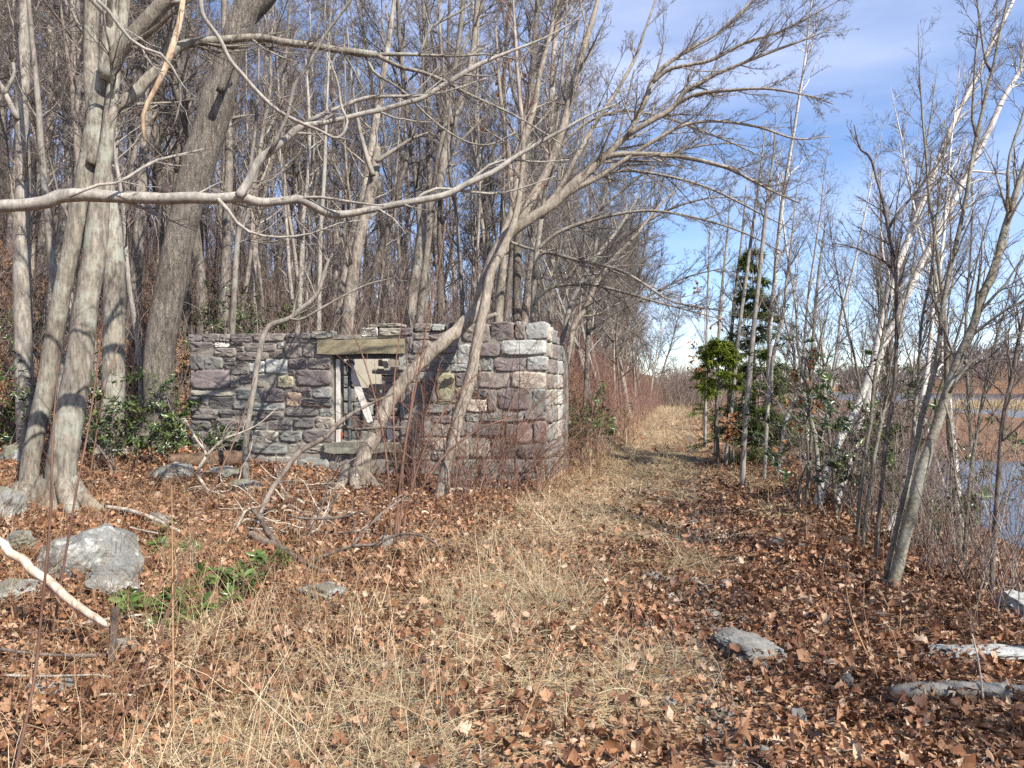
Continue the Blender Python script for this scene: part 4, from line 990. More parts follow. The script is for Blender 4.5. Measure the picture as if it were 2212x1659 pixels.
traced_tree('slender dark stem rising beside the tall leaning trunk and forking high', 'tree', [R5 + (1.4, .35, .7), R6 + (.5, .2, .5), R7 + (.5, .2, .4)], bark_='bark_alder', twig='twig_dark', seed=82, lv=LVR, rough=.03, rt=.0015)
R8 = up([(1888, 1160, 9), (1895, 1100, 9), (1905, 1020, 9), (1912, 960, 9), (1922, 900, 9), (1930, 850, 9), (1935, 780, 8), (1937, 690, 8), (1936, 640, 8), (1935, 580, 8), (1928, 540, 8), (1920, 500, 8), (1915, 470, 8), (1905, 425, 6), (1893, 385, 5), (1880, 340, 5), (1857, 320, 4), (1845, 270, 2)], dR + .6, dR + 1., 9, 2, n=50, ground_base=True)
R9 = up([(1918, 496, 6), (1930, 475, 6), (1948, 450, 6), (1975, 420, 5), (1995, 395, 5), (2020, 365, 4), (2040, 330, 2)], dR + .9, dR + .9, 6, 2)
R10 = up([(1925, 580, 5), (1905, 560, 5), (1880, 550, 4), (1850, 535, 3), (1800, 525, 2)], dR + .9, dR + .8, 5, 2)
traced_tree('thin dark sapling with a wide fork against the sky', 'tree', [R8 + (1.3, .4, .6), R9 + (.7, .2, .5), R10 + (.6, .2, .4)], bark_='bark_dark', twig='twig_dark', seed=83, lv=LVR, rough=.03, rt=.0015)
R11 = up([(1935, 1230, 8), (1950, 1130, 8), (1962, 1040, 8), (1970, 970, 8), (1975, 900, 7), (1985, 800, 7), (1990, 700, 6), (2010, 600, 6), (2020, 500, 5), (2030, 420, 4), (2042, 300, 3)], dR + .3, dR + .7, 8, 3, n=50, ground_base=True)
traced_tree('wiry dark stem close against the left of the tall leaning trunk', 'tree', [R11 + (1.3, .3, .6)], bark_='bark_alder', twig='twig_dark', seed=84, lv=LVR, rough=.03, rt=.0015)
R12 = up([(2140, 1080, 12), (2148, 1020, 11), (2160, 950, 10), (2172, 880, 10), (2185, 820, 9), (2200, 740, 8), (2225, 620, 6), (2260, 480, 3)], dR - .1, dR, 12, 3, n=40, ground_base=True)
traced_tree('dark thin trunk at the right edge in front of the lake', 'tree', [R12 + (1.4, .2, .7)], bark_='bark_dark', twig='twig_dark', seed=85, lv=LVR, rough=.03, rt=.0015)
R13 = up([(2082, 1150, 8), (2085, 1100, 8), (2095, 1020, 8), (2108, 950, 7), (2120, 880, 7), (2135, 800, 6), (2155, 720, 5), (2180, 640, 3), (2210, 540, 2)], dR + 1.0, dR + 1.2, 8, 2, n=40, ground_base=True)
traced_tree('thin stem standing before the water left of the edge trunk', 'tree', [R13 + (1.3, .2, .7)], bark_='bark_alder', twig='twig_dark', seed=86, lv=LVR, rough=.03, rt=.0015)
# the two white birches leaning right
dB = 9.5
b1 = up([(1762, 1045, 20), (1775, 1000, 18), (1790, 960, 17), (1810, 920, 17), (1832, 890, 16), (1850, 860, 16), (1872, 815, 16), (1889, 775, 16), (1900, 720, 15), (1913, 659, 15), (1925, 620, 14), (1937, 578, 14), (1951, 546, 13), (1977, 476, 13), (2012, 390, 12), (2031, 336, 11), (2066, 250, 10), (2101, 183, 9), (2133, 116, 8), (2179, 22, 7), (2230, -90, 3)], dB, dB + .8, 20, 3, n=60, ground_base=True)
b2 = up([(1800, 1020, 17), (1830, 950, 16), (1865, 860, 17), (1885, 800, 17), (1905, 748, 17), (1924, 713, 17), (1955, 645, 16), (1985, 583, 16), (2004, 546, 15), (2042, 471, 15), (2080, 390, 14), (2098, 357, 13), (2139, 277, 12), (2166, 215, 11), (2192, 172, 10), (2211, 140, 9), (2260, 40, 6), (2310, -80, 3)], dB + .4, dB + 1., 17, 3, n=60, ground_base=True)
LVB = ((18, .35, 1., 1.3, .5, .0, .07), (9, .1, 1., -.55, .5, .0, .10), (5, .15, 1., -.5, .6, -.02, .12))
traced_tree('white birch leaning right, the left one of the two in front of the lake', 'birch_tree', [b1 + (1.2, .35, 1.3)], bark_='bark_birch', twig='twig_dark', seed=87, lv=LVB, rough=.02, rt=.0018)
traced_tree('white birch leaning right, the right one of the two in front of the lake', 'birch_tree', [b2 + (1.2, .35, 1.3)], bark_='bark_birch', twig='twig_dark', seed=88, lv=LVB, rough=.02, rt=.0018)
# thin white stems along the path further on
WT = [
 ('white trunked tree at the right path edge with a slight bend low down', 11.5, [(1604, 962, 13), (1606, 910, 12), (1612, 850, 12), (1620, 790, 12), (1625, 740, 11), (1631, 680, 10), (1640, 600, 9), (1646, 540, 9), (1652, 480, 8), (1662, 400, 6), (1672, 320, 4), (1676, 240, 2)]),
 ('thin white stem left of the dark evergreen', 19, [(1523, 895, 7), (1524, 850, 6), (1525, 780, 6), (1527, 700, 5), (1530, 600, 4), (1534, 500, 3)]),
 ('thin white stem behind the bright hemlock bough', 16.5, [(1545, 905, 8), (1547, 850, 8), (1550, 800, 7), (1553, 720, 7), (1560, 620, 6), (1570, 520, 4), (1578, 420, 2)]),
 ('pale stem between the bright bough and the tall hemlock', 15.5, [(1573, 925, 9), (1574, 870, 9), (1576, 800, 8), (1580, 720, 8), (1590, 620, 7), (1602, 520, 5), (1612, 400, 3)]),
 ('slanting pale trunk behind the tall hemlock', 14, [(1566, 940, 9), (1578, 860, 9), (1588, 790, 9), (1598, 700, 8), (1612, 600, 8), (1622, 520, 7), (1632, 450, 6), (1645, 350, 4), (1655, 260, 2)]),
 ('grey stem right of the white trunked tree', 12, [(1650, 970, 9), (1655, 900, 9), (1662, 830, 8), (1672, 760, 8), (1690, 690, 7), (1700, 600, 6), (1712, 500, 4), (1722, 400, 2)]),
 ('short leaning birch stem low on the bank beyond the white trunked tree', 12.5, [(1678, 985, 10), (1690, 930, 9), (1705, 890, 9), (1725, 850, 8), (1745, 820, 7), (1760, 780, 6), (1780, 700, 4)]),
 ('dark crooked stem in front of the leaning birches', 9.2, [(1772, 1050, 11), (1768, 1000, 10), (1760, 940, 10), (1748, 900, 9), (1738, 860, 9), (1728, 820, 9), (1718, 800, 8), (1715, 760, 7), (1700, 710, 5), (1690, 660, 3)]),
 ('slim grey stem rising left of the laurel leaves', 9.6, [(1742, 1010, 10), (1748, 950, 9), (1754, 900, 8), (1750, 850, 8), (1752, 800, 8), (1756, 740, 7), (1762, 660, 6), (1768, 590, 5), (1780, 500, 3)]),
 ('brown stem rising through the laurel leaves', 8.8, [(1808, 1080, 9), (1800, 1000, 9), (1790, 930, 8), (1782, 860, 7), (1780, 800, 6), (1775, 740, 4), (1770, 660, 2)]),
 ('slender stem just right of the laurel, lit from the side', 7.6, [(1850, 1130, 9), (1856, 1060, 9), (1868, 980, 9), (1880, 920, 8), (1885, 860, 8), (1892, 800, 8), (1905, 740, 7), (1915, 680, 6), (1930, 600, 5), (1950, 500, 3)]),
 ('second slender stem right of the laurel, slightly curved', 7.2, [(1862, 1150, 8), (1872, 1070, 8), (1888, 990, 8), (1900, 930, 8), (1912, 870, 8), (1920, 800, 7), (1945, 700, 6), (1965, 610, 5), (1980, 520, 3)]),
]
for k, (lab, d, pts) in enumerate(WT):
    t_ = up(pts, d, d + .5, pts[0][2], pts[-1][2], n=36, ground_base=True)
    pale = 'white' in lab or 'pale' in lab or 'birch' in lab
    traced_tree(lab, 'tree', [t_ + (1.2, .3, .9)], bark_='bark_pale' if pale else 'bark_alder', twig='twig_dark', seed=100 + k, lv=LVR, rough=.03, rt=.0018, sides=8)

# ------------------------------------------------------------------ dead wood lying about
def dead(label, name, limbs, mat, cat='branch', twigs=None, seed=1, group=None, rough=.09, sides=9):
    g = rng_(seed); mb = MB()
    for p, r in limbs:
        tubes(mb, p[None], r[None], sides, cap=True, rough=rough, seed=seed)
        if twigs:
            Q, R = grow(p, r, twigs[0], .1, 1., twigs[1], .8, .0, .2, 6, .5, .002, g); tubes(mb, Q, R, 4)
            if len(twigs) > 2:
                Q, R = grow(Q, R, twigs[2], .2, 1., -.5, .7, .0, .22, 4, .6, .0015, g); tubes(mb, Q, R, 3)
    base = limbs[0][0][0]
    return tag(obj(name, mb, M[mat], None, base), label, cat, group)
def lie(px, py, lift=0.0):
    p = ground(px, py); return p + np.array([0, 0, lift])
dF = gd(600, 1200)
F0 = limb([(538, 1152, 13), (550, 1158, 19), (578, 1177, 20), (602, 1185, 19), (620, 1203, 14), (637, 1228, 13), (652, 1247, 12), (667, 1268, 12), (686, 1303, 12), (705, 1313, 11), (726, 1317, 9), (774, 1309, 7)], dF + .3, dF - .9, 18, 6, n=40)
F1 = limb([(557, 1120, 12), (566, 1098, 11), (575, 1080, 11), (588, 1056, 11), (605, 1032, 11), (622, 1008, 12), (640, 983, 12), (660, 968, 11), (686, 954, 11), (708, 940, 10), (726, 919, 11), (745, 904, 9), (764, 892, 8), (800, 872, 6), (850, 850, 3)], dF + .6, dF + 2.4, 12, 4, n=44)
F2 = limb([(645, 1231, 10), (664, 1215, 10), (713, 1196, 9), (761, 1180, 8), (812, 1176, 7), (842, 1161, 7), (874, 1153, 6), (914, 1158, 5), (946, 1177, 4), (975, 1195, 2)], dF - .3, dF - .4, 10, 3, n=40)
F3 = limb([(761, 1180, 6), (793, 1139, 5), (834, 1102, 5), (882, 1069, 3)], dF - .4, dF - .1, 6, 3)
F4 = limb([(726, 924, 9), (745, 921, 8), (766, 927, 7), (790, 926, 6), (820, 924, 6), (850, 924, 6), (871, 923, 5)], dF + 2.1, dF + 2.1, 9, 5, n=20)
F5 = limb([(621, 1112, 6), (655, 1120, 6), (699, 1120, 6), (735, 1117, 6), (766, 1110, 5), (800, 1100, 2)], dF + .5, dF + .5, 6, 2)
F6 = limb([(699, 1120, 3), (706, 1140, 3), (712, 1168, 2)], dF + .5, dF + .4, 3, 2, n=6)
F7 = limb([(605, 1178, 11), (580, 1150, 12), (562, 1120, 11), (545, 1102, 8)], dF + .2, dF + .5, 11, 8, n=12)
F8 = limb([(640, 1215, 5), (655, 1180, 5), (680, 1130, 4), (700, 1080, 4), (712, 1030, 4), (730, 985, 3)], dF + .2, dF + 1.0, 5, 3)
for q in (F0, F1, F2, F3, F4, F5, F6, F7, F8):
    q[0][:, 2] = np.maximum(q[0][:, 2], terr(q[0][:, 0], q[0][:, 1]) + q[1] * .9 + .03)
dead('dark fallen bough with a long arching limb in front of the ruin', 'fallen_branch', [F0, F1, F2, F3, F4, F5, F6, F7, F8], 'dead_bark', twigs=(5, .45, 3), seed=5)
# bleached tangle of dead laurel stems behind it
g = rng_(77)
tl = []
for k in range(34):
    x0 = g.uniform(430, 760); y0 = g.uniform(1030, 1170)
    p = ground(x0, y0); a = g.uniform(-.6, 3.7); L = g.uniform(.35, 1.1)
    n = 10; pts = [p + np.array([0, 0, .03])]; d = np.array([math.cos(a), .6 * math.sin(a), g.uniform(.0, .7)])
    for i in range(n - 1):
        pts.append(pts[-1] + nrm(d) * L / n); d = nrm(d + g.normal(0, .28, 3) + np.array([0, 0, -.06]))
    pts = np.array(pts); pts[:, 2] = np.maximum(pts[:, 2], terr(pts[:, 0], pts[:, 1]) + .015)
    tl.append((pts, np.linspace(g.uniform(.008, .02), .004, n)))
dead('tangle of bleached dead stems piled behind the dark fallen bough', 'dead_tangle', tl, 'dead_wood', twigs=(3, .3, 2), seed=6, sides=6)
dead('forked pale dead shrub stem standing left of the grey sapling', 'dead_shrub',
     [limb([(452, 1090, 8), (448, 1060, 7), (430, 1030, 7), (431, 1010, 7), (445, 985, 7), (442, 972, 6), (425, 950, 5), (408, 920, 4), (400, 905, 2)], 9.4, 9.6, 8, 3, n=24),
      limb([(445, 985, 6), (470, 960, 6), (492, 945, 5), (520, 935, 4), (560, 915, 3), (600, 880, 2)], 9.5, 9.6, 6, 2, n=20)], 'dead_wood', twigs=(7, .4, 3), seed=7, sides=7)
sk = limb([(-60, 1118, 17), (0, 1170, 17), (22, 1190, 18), (60, 1222, 19), (100, 1252, 19), (140, 1285, 18), (180, 1318, 17), (215, 1338, 15), (235, 1352, 9)], 4.75, 4.4, 17, 9, n=30, jit=.006)
sk[0][:, 2] = np.maximum(sk[0][:, 2], terr(sk[0][:, 0], sk[0][:, 1]) + .03)
dead('thick peeled pinkish stick lying in front of the big grey boulder', 'peeled_stick', [sk], 'peeled', 'stick', seed=8, rough=.05, sides=12)
for k, (pts, d0, d1, mat, lab) in enumerate((
    ([(178, 1345, 6), (215, 1325, 6), (260, 1316, 6), (330, 1305, 4)], 4.7, 4.9, 'dead_wood', 'thin bleached stick lying against the foot of the flat grey slab'),
    ([(0, 1350, 7), (60, 1360, 7), (110, 1372, 7), (190, 1392, 9), (235, 1408, 6)], 4.35, 4.2, 'dead_bark', 'crooked grey stick below the peeled one'),
    ([(240, 1430, 14), (243, 1390, 15), (246, 1350, 15), (250, 1312, 14)], 4.15, 4.2, 'dead_bark', 'short grey upright stub beside the end of the peeled stick'),
    ([(300, 1498, 5), (380, 1480, 6), (460, 1472, 6), (560, 1474, 4)], 3.9, 4.0, 'dead_wood', 'straight grey stick lying in the weeds below the laurel sprigs'),
    ([(230, 1072, 9), (262, 1082, 10), (300, 1103, 9), (345, 1125, 8), (390, 1150, 6)], 8.2, 7.3, 'dead_wood', 'grey rotting stick lying left of the triangular rock'),
    ([(280, 1140, 4), (290, 1125, 4), (310, 1120, 4), (350, 1132, 4)], 7.2, 7.1, 'dead_wood', 'short bleached curved stick on the leaves by the mossy stone'),
    ([(10, 1430, 6), (80, 1442, 6), (150, 1452, 5), (240, 1462, 4)], 4.0, 3.9, 'dead_wood', 'thin pale stick among the weeds at the left edge'),
    ([(-20, 1655, 8), (20, 1625, 8), (45, 1600, 7), (65, 1585, 5)], 3.2, 3.3, 'peeled', 'white stick end poking in at the lower left corner'),
    ([(150, 1515, 6), (230, 1500, 6), (330, 1506, 5)], 3.8, 3.8, 'dead_wood', 'pale twig lying below the crooked grey stick'),
    ([(930, 1062, 9), (1000, 1057, 9), (1070, 1058, 8), (1130, 1052, 7)], 11.0, 11.1, 'dead_wood', 'grey board-like branch lying at the foot of the ruin wall'),
    )):
    p, r = limb(pts, d0, d1, pts[0][2], pts[-1][2], n=18)
    if 'upright' not in lab: p[:, 2] = np.maximum(terr(p[:, 0], p[:, 1]) + r * .7, np.minimum(p[:, 2], terr(p[:, 0], p[:, 1]) + .08))
    dead(lab, 'dead_stick', [(p, r)], mat, 'stick', seed=20 + k, rough=.07)
# rotten log against the wall, grey log in the right foreground
lg = limb([(362, 975, 26), (400, 990, 32), (440, 988, 38), (490, 985, 40), (535, 975, 36)], 11.4, 11.9, 30, 36, n=16)
lg[0][:, 2] = terr(lg[0][:, 0], lg[0][:, 1]) + .1
dead('dark rotten log lying against the left foot of the ruin', 'rotten_log', [lg], 'rotten', 'log', seed=9, rough=.12, sides=14)
lg = limb([(1925, 1530, 20), (1950, 1529, 34), (1990, 1528, 38), (2060, 1540, 36), (2130, 1548, 34), (2200, 1550, 33), (2300, 1560, 28)], 3.75, 3.6, 30, 30, n=34, jit=.008)
lg[0][:, 2] = terr(lg[0][:, 0], lg[0][:, 1]) + .035
dead('grey weathered log half buried in leaves at the lower right', 'grey_log', [lg], 'bark_grey', 'log', seed=10, rough=.16, sides=16)
stp = limb([(652, 718, 12), (660, 705, 11), (672, 690, 9), (684, 683, 4)], 14.2, 14.1, 12, 4, n=8)

# ------------------------------------------------------------------ the wood on the hillside: one tree of each kind, then copies
def forest_tree(name, label, H, r0, seed, bark_, twig, lean=.0, forks=2, n1=22, t0=.3, L1=.2, group=None, rt=.004, up_=.06, lv2=8, lv3=7, lv4=3, wob=.035):
    g = rng_(seed)
    n = 22
    pts = [np.zeros(3)]; d = nrm(np.array([lean, 0, 1.0]))
    for i in range(n - 1):
        pts.append(pts[-1] + d * H / (n - 1)); d = nrm(d + g.normal(0, wob, 3) * [1, 1, .3] + [0, 0, .03])
    P0 = np.array(pts); w = np.linspace(0, 1, n); R0_ = r0 * (1 - w) ** .8 * (1 + .5 * np.exp(-w * 22)) + rt * 1.5
    P0[0, 2] -= .25
    stems = [(P0, R0_)]
    for k in range(forks):
        Q, R = grow(P0, R0_, 1, .3 + .2 * k, .6 + .1 * k, H * .42, .42, .10, .06, 12, .72, rt * 1.5, g)
        stems.append((Q[0], R[0]))
    tr, tw = MB(), MB()
    root = thing(name, label, 'tree', (0, 0, 0), group)
    for i, (p, r) in enumerate(stems):
        tubes(tr, p[None], r[None], 9 if i == 0 else 7, rough=.05, seed=seed)
        k = n1 if i == 0 else n1 // 2
        Q, R = grow(p, r, k, t0 if i == 0 else .15, 1., H * L1, .75, up_, .11, 7, .55, rt * 1.2, g); tubes(tr, Q, R, 4)
        Q, R = grow(Q, R, lv2, .12, 1., -.48, .7, .05, .14, 5, .6, rt, g); tubes(tw, Q, R, 3)
        Q, R = grow(Q, R, lv3, .15, 1., -.5, .7, .03, .17, 4, .6, rt * .85, g); tubes(tw, Q, R, 3)
        if lv4:
            Q, R = grow(Q, R, lv4, .2, 1., -.55, .7, .02, .18, 3, .7, rt * .7, g); tubes(tw, Q, R, 3)
    obj('trunk', tr, M[bark_], root); obj('crown', tw, M[twig], root)
    return root

GH = 'bare trees on the wooded hillside'
KINDS = [
 forest_tree('forest_tree', 'tall grey forked tree in the wood on the hillside', 17, .135, 201, 'bark_forest', 'twig_forest', .04, 2, 20, .3, .17, GH),
 forest_tree('forest_tree', 'tall straight slim grey tree in the hillside wood', 16, .08, 202, 'bark_forest', 'twig_forest', .02, 1, 24, .25, .15, GH),
 forest_tree('forest_tree', 'pale slender pole tree in the hillside wood', 13, .055, 203, 'bark_pale', 'twig_forest', .05, 1, 22, .3, .15, GH),
 forest_tree('forest_tree', 'dark brown trunked tree in the hillside wood', 16, .10, 204, 'bark_dark', 'twig_forest', -.05, 2, 20, .3, .18, GH),
 forest_tree('forest_tree', 'crooked brown tree with spreading boughs on the hillside', 13, .095, 205, 'bark_forest', 'twig_forest', .10, 3, 18, .22, .22, GH, wob=.07),
 forest_tree('forest_sapling', 'thin young tree under the taller ones on the hillside', 7, .035, 206, 'bark_forest', 'twig_forest', .06, 1, 20, .2, .22, GH, rt=.0032, lv4=1),
 forest_tree('forest_sapling', 'wispy leaning sapling in the hillside wood', 5.5, .028, 207, 'bark_pale', 'twig_forest', .16, 1, 18, .15, .25, GH, rt=.003, lv4=1),
]
g = rng_(91)
pos = [(float(P(a, 800, b)[0]), b, 1.3) for a, b in ((75, 8.7), (130, 9), (240, 10.6), (340, 13.2), (60, 11.8), (130, 11))] + [(float(P(b[3][0][0], 800, b[2])[0]), b[2], 1.0) for b in BT]
used = set()
def place(kinds, n, x_rng, d_rng, ok, prob, group, mind=1.5, smin=.8, smax=1.2, tiltx=0.0, tilty=0.0, dpow=2.0, tries=9000):
    cnt = 0
    for _ in range(tries):
        if cnt >= n: break
        d = (g.uniform(d_rng[0] ** dpow, d_rng[1] ** dpow)) ** (1 / dpow)
        px = g.uniform(*x_rng); x = (px - 1106) / F * d; y = d
        if not ok(x, y): continue
        if any((x - a) ** 2 + (y - b) ** 2 < max(mind, c) ** 2 for a, b, c in pos): continue
        pos.append((x, y, 0)); cnt += 1
        k = int(g.choice(len(kinds), p=prob)); root = kinds[k]
        loc = (x, y, float(terr(x, y)))
        rz = g.uniform(0, 6.28); sc = g.uniform(smin, smax)
        tl = (tiltx + g.normal(0, .04), tilty + g.normal(0, .04))
        if id(root) not in used:
            used.add(id(root)); root.location = loc; root.rotation_euler = (tl[0], tl[1], rz); root.scale = (sc,) * 3
        else:
            copy_thing(root, loc, rz, sc, root['label'], group, tl)
    return cnt
def uv(x, y): return .974 * x - .225 * y, .225 * x + .974 * y
def in_ruin(x, y, m=1.0):
    s = (x - A[0]) * E[0] + (y - A[1]) * E[1]; t = (x - A[0]) * N_[0] + (y - A[1]) * N_[1]
    return -m < s < WL + m and -4.0 < t < 2.6 + m
def ok_hill(x, y):
    u, v = uv(x, y)
    return u < -4.6 - (1.5 if v < 20 else 0) and not in_ruin(x, y) and not (y < 13.4 and x > -8.5)
place(KINDS, 190, (-260, 1500), (13.0, 46), ok_hill, [.17, .23, .17, .13, .11, .11, .08], GH, 1.35)
place(KINDS[:5], 62, (-200, 1480), (46, 95), ok_hill, [.3, .3, .15, .15, .1], GH, 2.3)

# trees along the left of the path, leaning over it
GP = 'bare trees leaning over the left side of the path'
PK = [forest_tree('path_tree', 'grey many branched tree leaning over the far path from the left', 10, .09, 211, 'bark_forest', 'twig_grey', .12, 3, 20, .15, .26, GP, rt=.0035),
      forest_tree('path_tree', 'pale slim tree leaning over the far path from the left', 9, .05, 212, 'bark_pale', 'twig_grey', .18, 2, 20, .2, .24, GP, rt=.0032),
      forest_tree('path_tree', 'low bushy bare tree at the left edge of the far path', 6, .045, 213, 'bark_forest', 'twig_grey', .15, 3, 18, .08, .3, GP, rt=.003)]
place(PK, 44, (1215, 1500), (14.5, 58), lambda x, y: -6.5 < uv(x, y)[0] < -2.0, [.4, .3, .3], GP, .9, .75, 1.15, 0, .13, 1.4)
# thicket of slim trees between path and lake
GL = 'slim bare trees between the path and the lake'
LK = [forest_tree('lakeside_tree', 'slim grey tree in the thicket between path and lake', 8, .045, 221, 'bark_alder', 'twig_grey', .08, 1, 24, .15, .16, GL, rt=.0017, lv3=4, lv4=1, up_=.10),
      forest_tree('lakeside_tree', 'white barked young birch in the thicket between path and lake', 8.5, .05, 222, 'bark_birch', 'twig_dark', .2, 0, 26, .3, .17, GL, rt=.0017, lv3=4, lv4=1, up_=.04),
      forest_tree('lakeside_tree', 'many stemmed dark alder in the thicket between path and lake', 5.5, .03, 223, 'bark_alder', 'twig_dark', .05, 3, 16, .1, .2, GL, rt=.0016, lv3=4, lv4=1, up_=.10),
      forest_tree('lakeside_tree', 'pale thin pole tree at the right edge of the far path', 9, .04, 224, 'bark_pale', 'twig_grey', .03, 0, 26, .3, .12, GL, rt=.0017, lv3=4, lv4=1, up_=.12)]
place(LK, 22, (1500, 1980), (13, 55), lambda x, y: 1.6 < uv(x, y)[0] < 6.5, [.3, .25, .15, .3], GL, .8, .8, 1.15, 0, .06, 1.3)
place(LK[:3], 15, (1700, 2400), (6.6, 16), lambda x, y: 2.0 < uv(x, y)[0] < 5.5 and x / y < .62, [.35, .25, .4], GL, .6, .6, .95, 0, .10, 1.3)
# the trees on the near bank outside the frame, whose shadows stripe the leaves at the lower right
for k, (x, y, s, kind) in enumerate(((4.6, 3.0, .9, 0), (3.9, 1.6, .8, 2), (5.4, 2.0, 1.0, 0), (4.3, .6, .75, 2), (6.0, 3.6, .9, 1), (3.5, -.4, .7, 2), (5.2, -.6, 1.0, 0), (4.9, .9, .9, 2), (5.9, 1.1, 1., 2), (4.4, -1.4, .9, 2))):
    copy_thing(LK[kind], (x, y, float(terr(x, y))), k * 1.3, s, LK[kind]['label'], GL, (0, .05))

# ------------------------------------------------------------------ thickets nobody could count
def thicket(name, pts, hs_, mat, seed, twigs=3, rt=.0022, lean=(0, 0), wob=.10, spread=.18, r=.006):
    g = rng_(seed); K = len(pts); n = 6
    p = pts.copy(); d = nrm(np.concatenate([g.normal(0, spread, (K, 2)) + np.array(lean), np.ones((K, 1))], 1))
    out = [p]
    for i in range(n - 1):
        p = p + d * (hs_ / (n - 1))[:, None]; out.append(p); d = nrm(d + g.normal(0, wob, (K, 3)))
    Q = np.stack(out, 1); R = (r * g.uniform(.6, 1.5, K))[:, None] * np.linspace(1, .35, n)[None]
    mb = MB(); tubes(mb, Q, R, 3)
    if twigs:
        Q2, R2 = grow(Q, R, twigs, .25, 1., -.42, .6, .05, .14, 4, .6, rt, g); tubes(mb, Q2, R2, 3)
        Q3, R3 = grow(Q2, R2, 2, .2, 1., -.5, .6, .03, .16, 3, .6, rt * .8, g); tubes(mb, Q3, R3, 3)
    return tag(obj(name, mb, M[mat]), kind='stuff')
def scatter(n, x_rng, d_rng, ok, seed, dpow=2.0):
    g = rng_(seed)
    d = g.uniform(d_rng[0] ** dpow, d_rng[1] ** dpow, n * 6) ** (1 / dpow); px = g.uniform(*x_rng, n * 6)
    x = (px - 1106) / F * d
    u, v = uv(x, d)
    m = ok(x, d, u, v); x, d = x[m][:n], d[m][:n]
    return np.stack([x, d, terr(x, d)], 1)
def nr(x, y, m=.5):
    s = (x - A[0]) * E[0] + (y - A[1]) * E[1]; t = (x - A[0]) * N_[0] + (y - A[1]) * N_[1]
    return ~((s > -m) & (s < WL + m) & (t > -m) & (t < 2.7))
gq = rng_(7)
p = scatter(9000, (-300, 1450), (12.5, 60), lambda x, y, u, v: (u < -4.2) & nr(x, y) & ~((y < 13.2) & (x > -7.5)), 301, 1.6)
thicket('hillside_undergrowth', p, gq.uniform(.6, 2.8, len(p)), 'brush', 302, 5, .0034, spread=.28, r=.008)
p = scatter(1400, (-250, 1520), (40, 110), lambda x, y, u, v: (u < -5), 321, 1.6)
thicket('far_hillside_wood', p, gq.uniform(4, 11, len(p)), 'far_twig', 322, 8, .010, spread=.08, r=.05, wob=.05)
p = scatter(3400, (1190, 1530), (13, 75), lambda x, y, u, v: (u < -1.5 - .8 * np.sin(v * .9) * .3) & (u > -6) & nr(x, y, .3), 303, 1.4)
thicket('pathside_brush', p, gq.uniform(.5, 1.7, len(p)), 'brush_red', 304, 4, .0028, spread=.2, r=.005)
p = scatter(1500, (1420, 1560), (50, 110), lambda x, y, u, v: (u > -9) & (u < 8), 311, 1.4)
thicket('far_path_thicket', p, gq.uniform(1.0, 3.5, len(p)), 'brush', 312, 5, .008, spread=.25, r=.014)
p = scatter(2500, (1500, 2560), (4.8, 30), lambda x, y, u, v: (u > 1.9) & (u < 6.5) & (v > 5.2) & ((x / y < .57) | (u < 2.7)), 305, 1.2)
thicket('bank_thicket', p, gq.uniform(.4, 1.7, len(p)), 'brush', 306, 4, .0014, spread=.25, r=.004)
p = scatter(5200, (1560, 2040), (24, 100), lambda x, y, u, v: (u > 4.5) & (terr(x, y) > WZ - .5), 307, 1.5)
thicket('marsh_brush', p, gq.uniform(.5, 1.3, len(p)), 'brush_red', 308, 4, .006, spread=.25, r=.009)
gx_ = rng_(8); xx = gx_.uniform(58, 92, 2600); yy = 108 + gx_.normal(0, 3.0, 2600)
p = np.stack([xx, yy, np.full(2600, WZ - .2)], 1)
thicket('reeds', p, gx_.uniform(.8, 1.7, 2600), 'reed', 309, 0, r=.03)
p = scatter(750, (-250, 760), (2.8, 9.5), lambda x, y, u, v: (u < -1.6) & nr(x, y, .2), 331, 1.6)
thicket('foreground_twigs', p, gq.uniform(.15, .75, len(p)), 'weed', 332, 3, .0011, spread=.55, wob=.14, r=.0021)
p = scatter(130, (760, 1230), (8.5, 11.2), lambda x, y, u, v: (u < -1.9) & nr(x, y, .1), 333, 1.6)
thicket('wall_foot_twigs', p, gq.uniform(.3, 1.5, len(p)), 'brush_red', 334, 3, .0010, spread=.35, wob=.12, r=.0028)
# far shore wood
gf = rng_(12); n = 1700
az = gf.uniform(.28, .80, n); rr_ = gf.uniform(330, 500, n)
fx, fy = rr_ * np.sin(az), rr_ * np.cos(az); fz = terr(fx, fy)
k = fz > WZ + .2; fx, fy, fz = fx[k], fy[k], fz[k]
p = np.stack([fx, fy, fz], 1)
thicket('far_shore_wood', p, gf.uniform(6, 11, len(p)), 'far_twig', 310, 7, .13, spread=.05, r=.16)

# ------------------------------------------------------------------ leaves: laurel, hemlock, oak
def leaf_batch(mb, pos, dirs, upv, L, wd, fold=.25, droop=.15):
    """elongated folded leaves: pos (K,3), dirs (K,3) along the leaf"""
    K = len(pos); dirs = nrm(dirs); side = nrm(np.cross(dirs, upv)); nu = np.cross(side, dirs)
    xs_ = np.array([0, .22, .5, .78, 1.0]); ws = np.array([.10, .8, 1., .72, .04])
    mid = pos[:, None] + dirs[:, None] * (xs_[None, :, None] * L[:, None, None]) - nu[:, None] * (droop * (xs_ ** 2)[None, :, None] * L[:, None, None])
    off = side[:, None] * (ws[None, :, None] * wd[:, None, None] * .5); lift = nu[:, None] * (ws[None, :, None] * wd[:, None, None] * fold)
    V = np.stack([mid - off + lift, mid, mid + off + lift], 2).reshape(-1, 3)
    b = (np.arange(K) * 15)[:, None]; q = []
    for i in range(4):
        for c in (0, 1): q.append(b + np.array([[i * 3 + c, i * 3 + c + 1, (i + 1) * 3 + c + 1, (i + 1) * 3 + c]]))
    mb.add(V, np.concatenate(q))
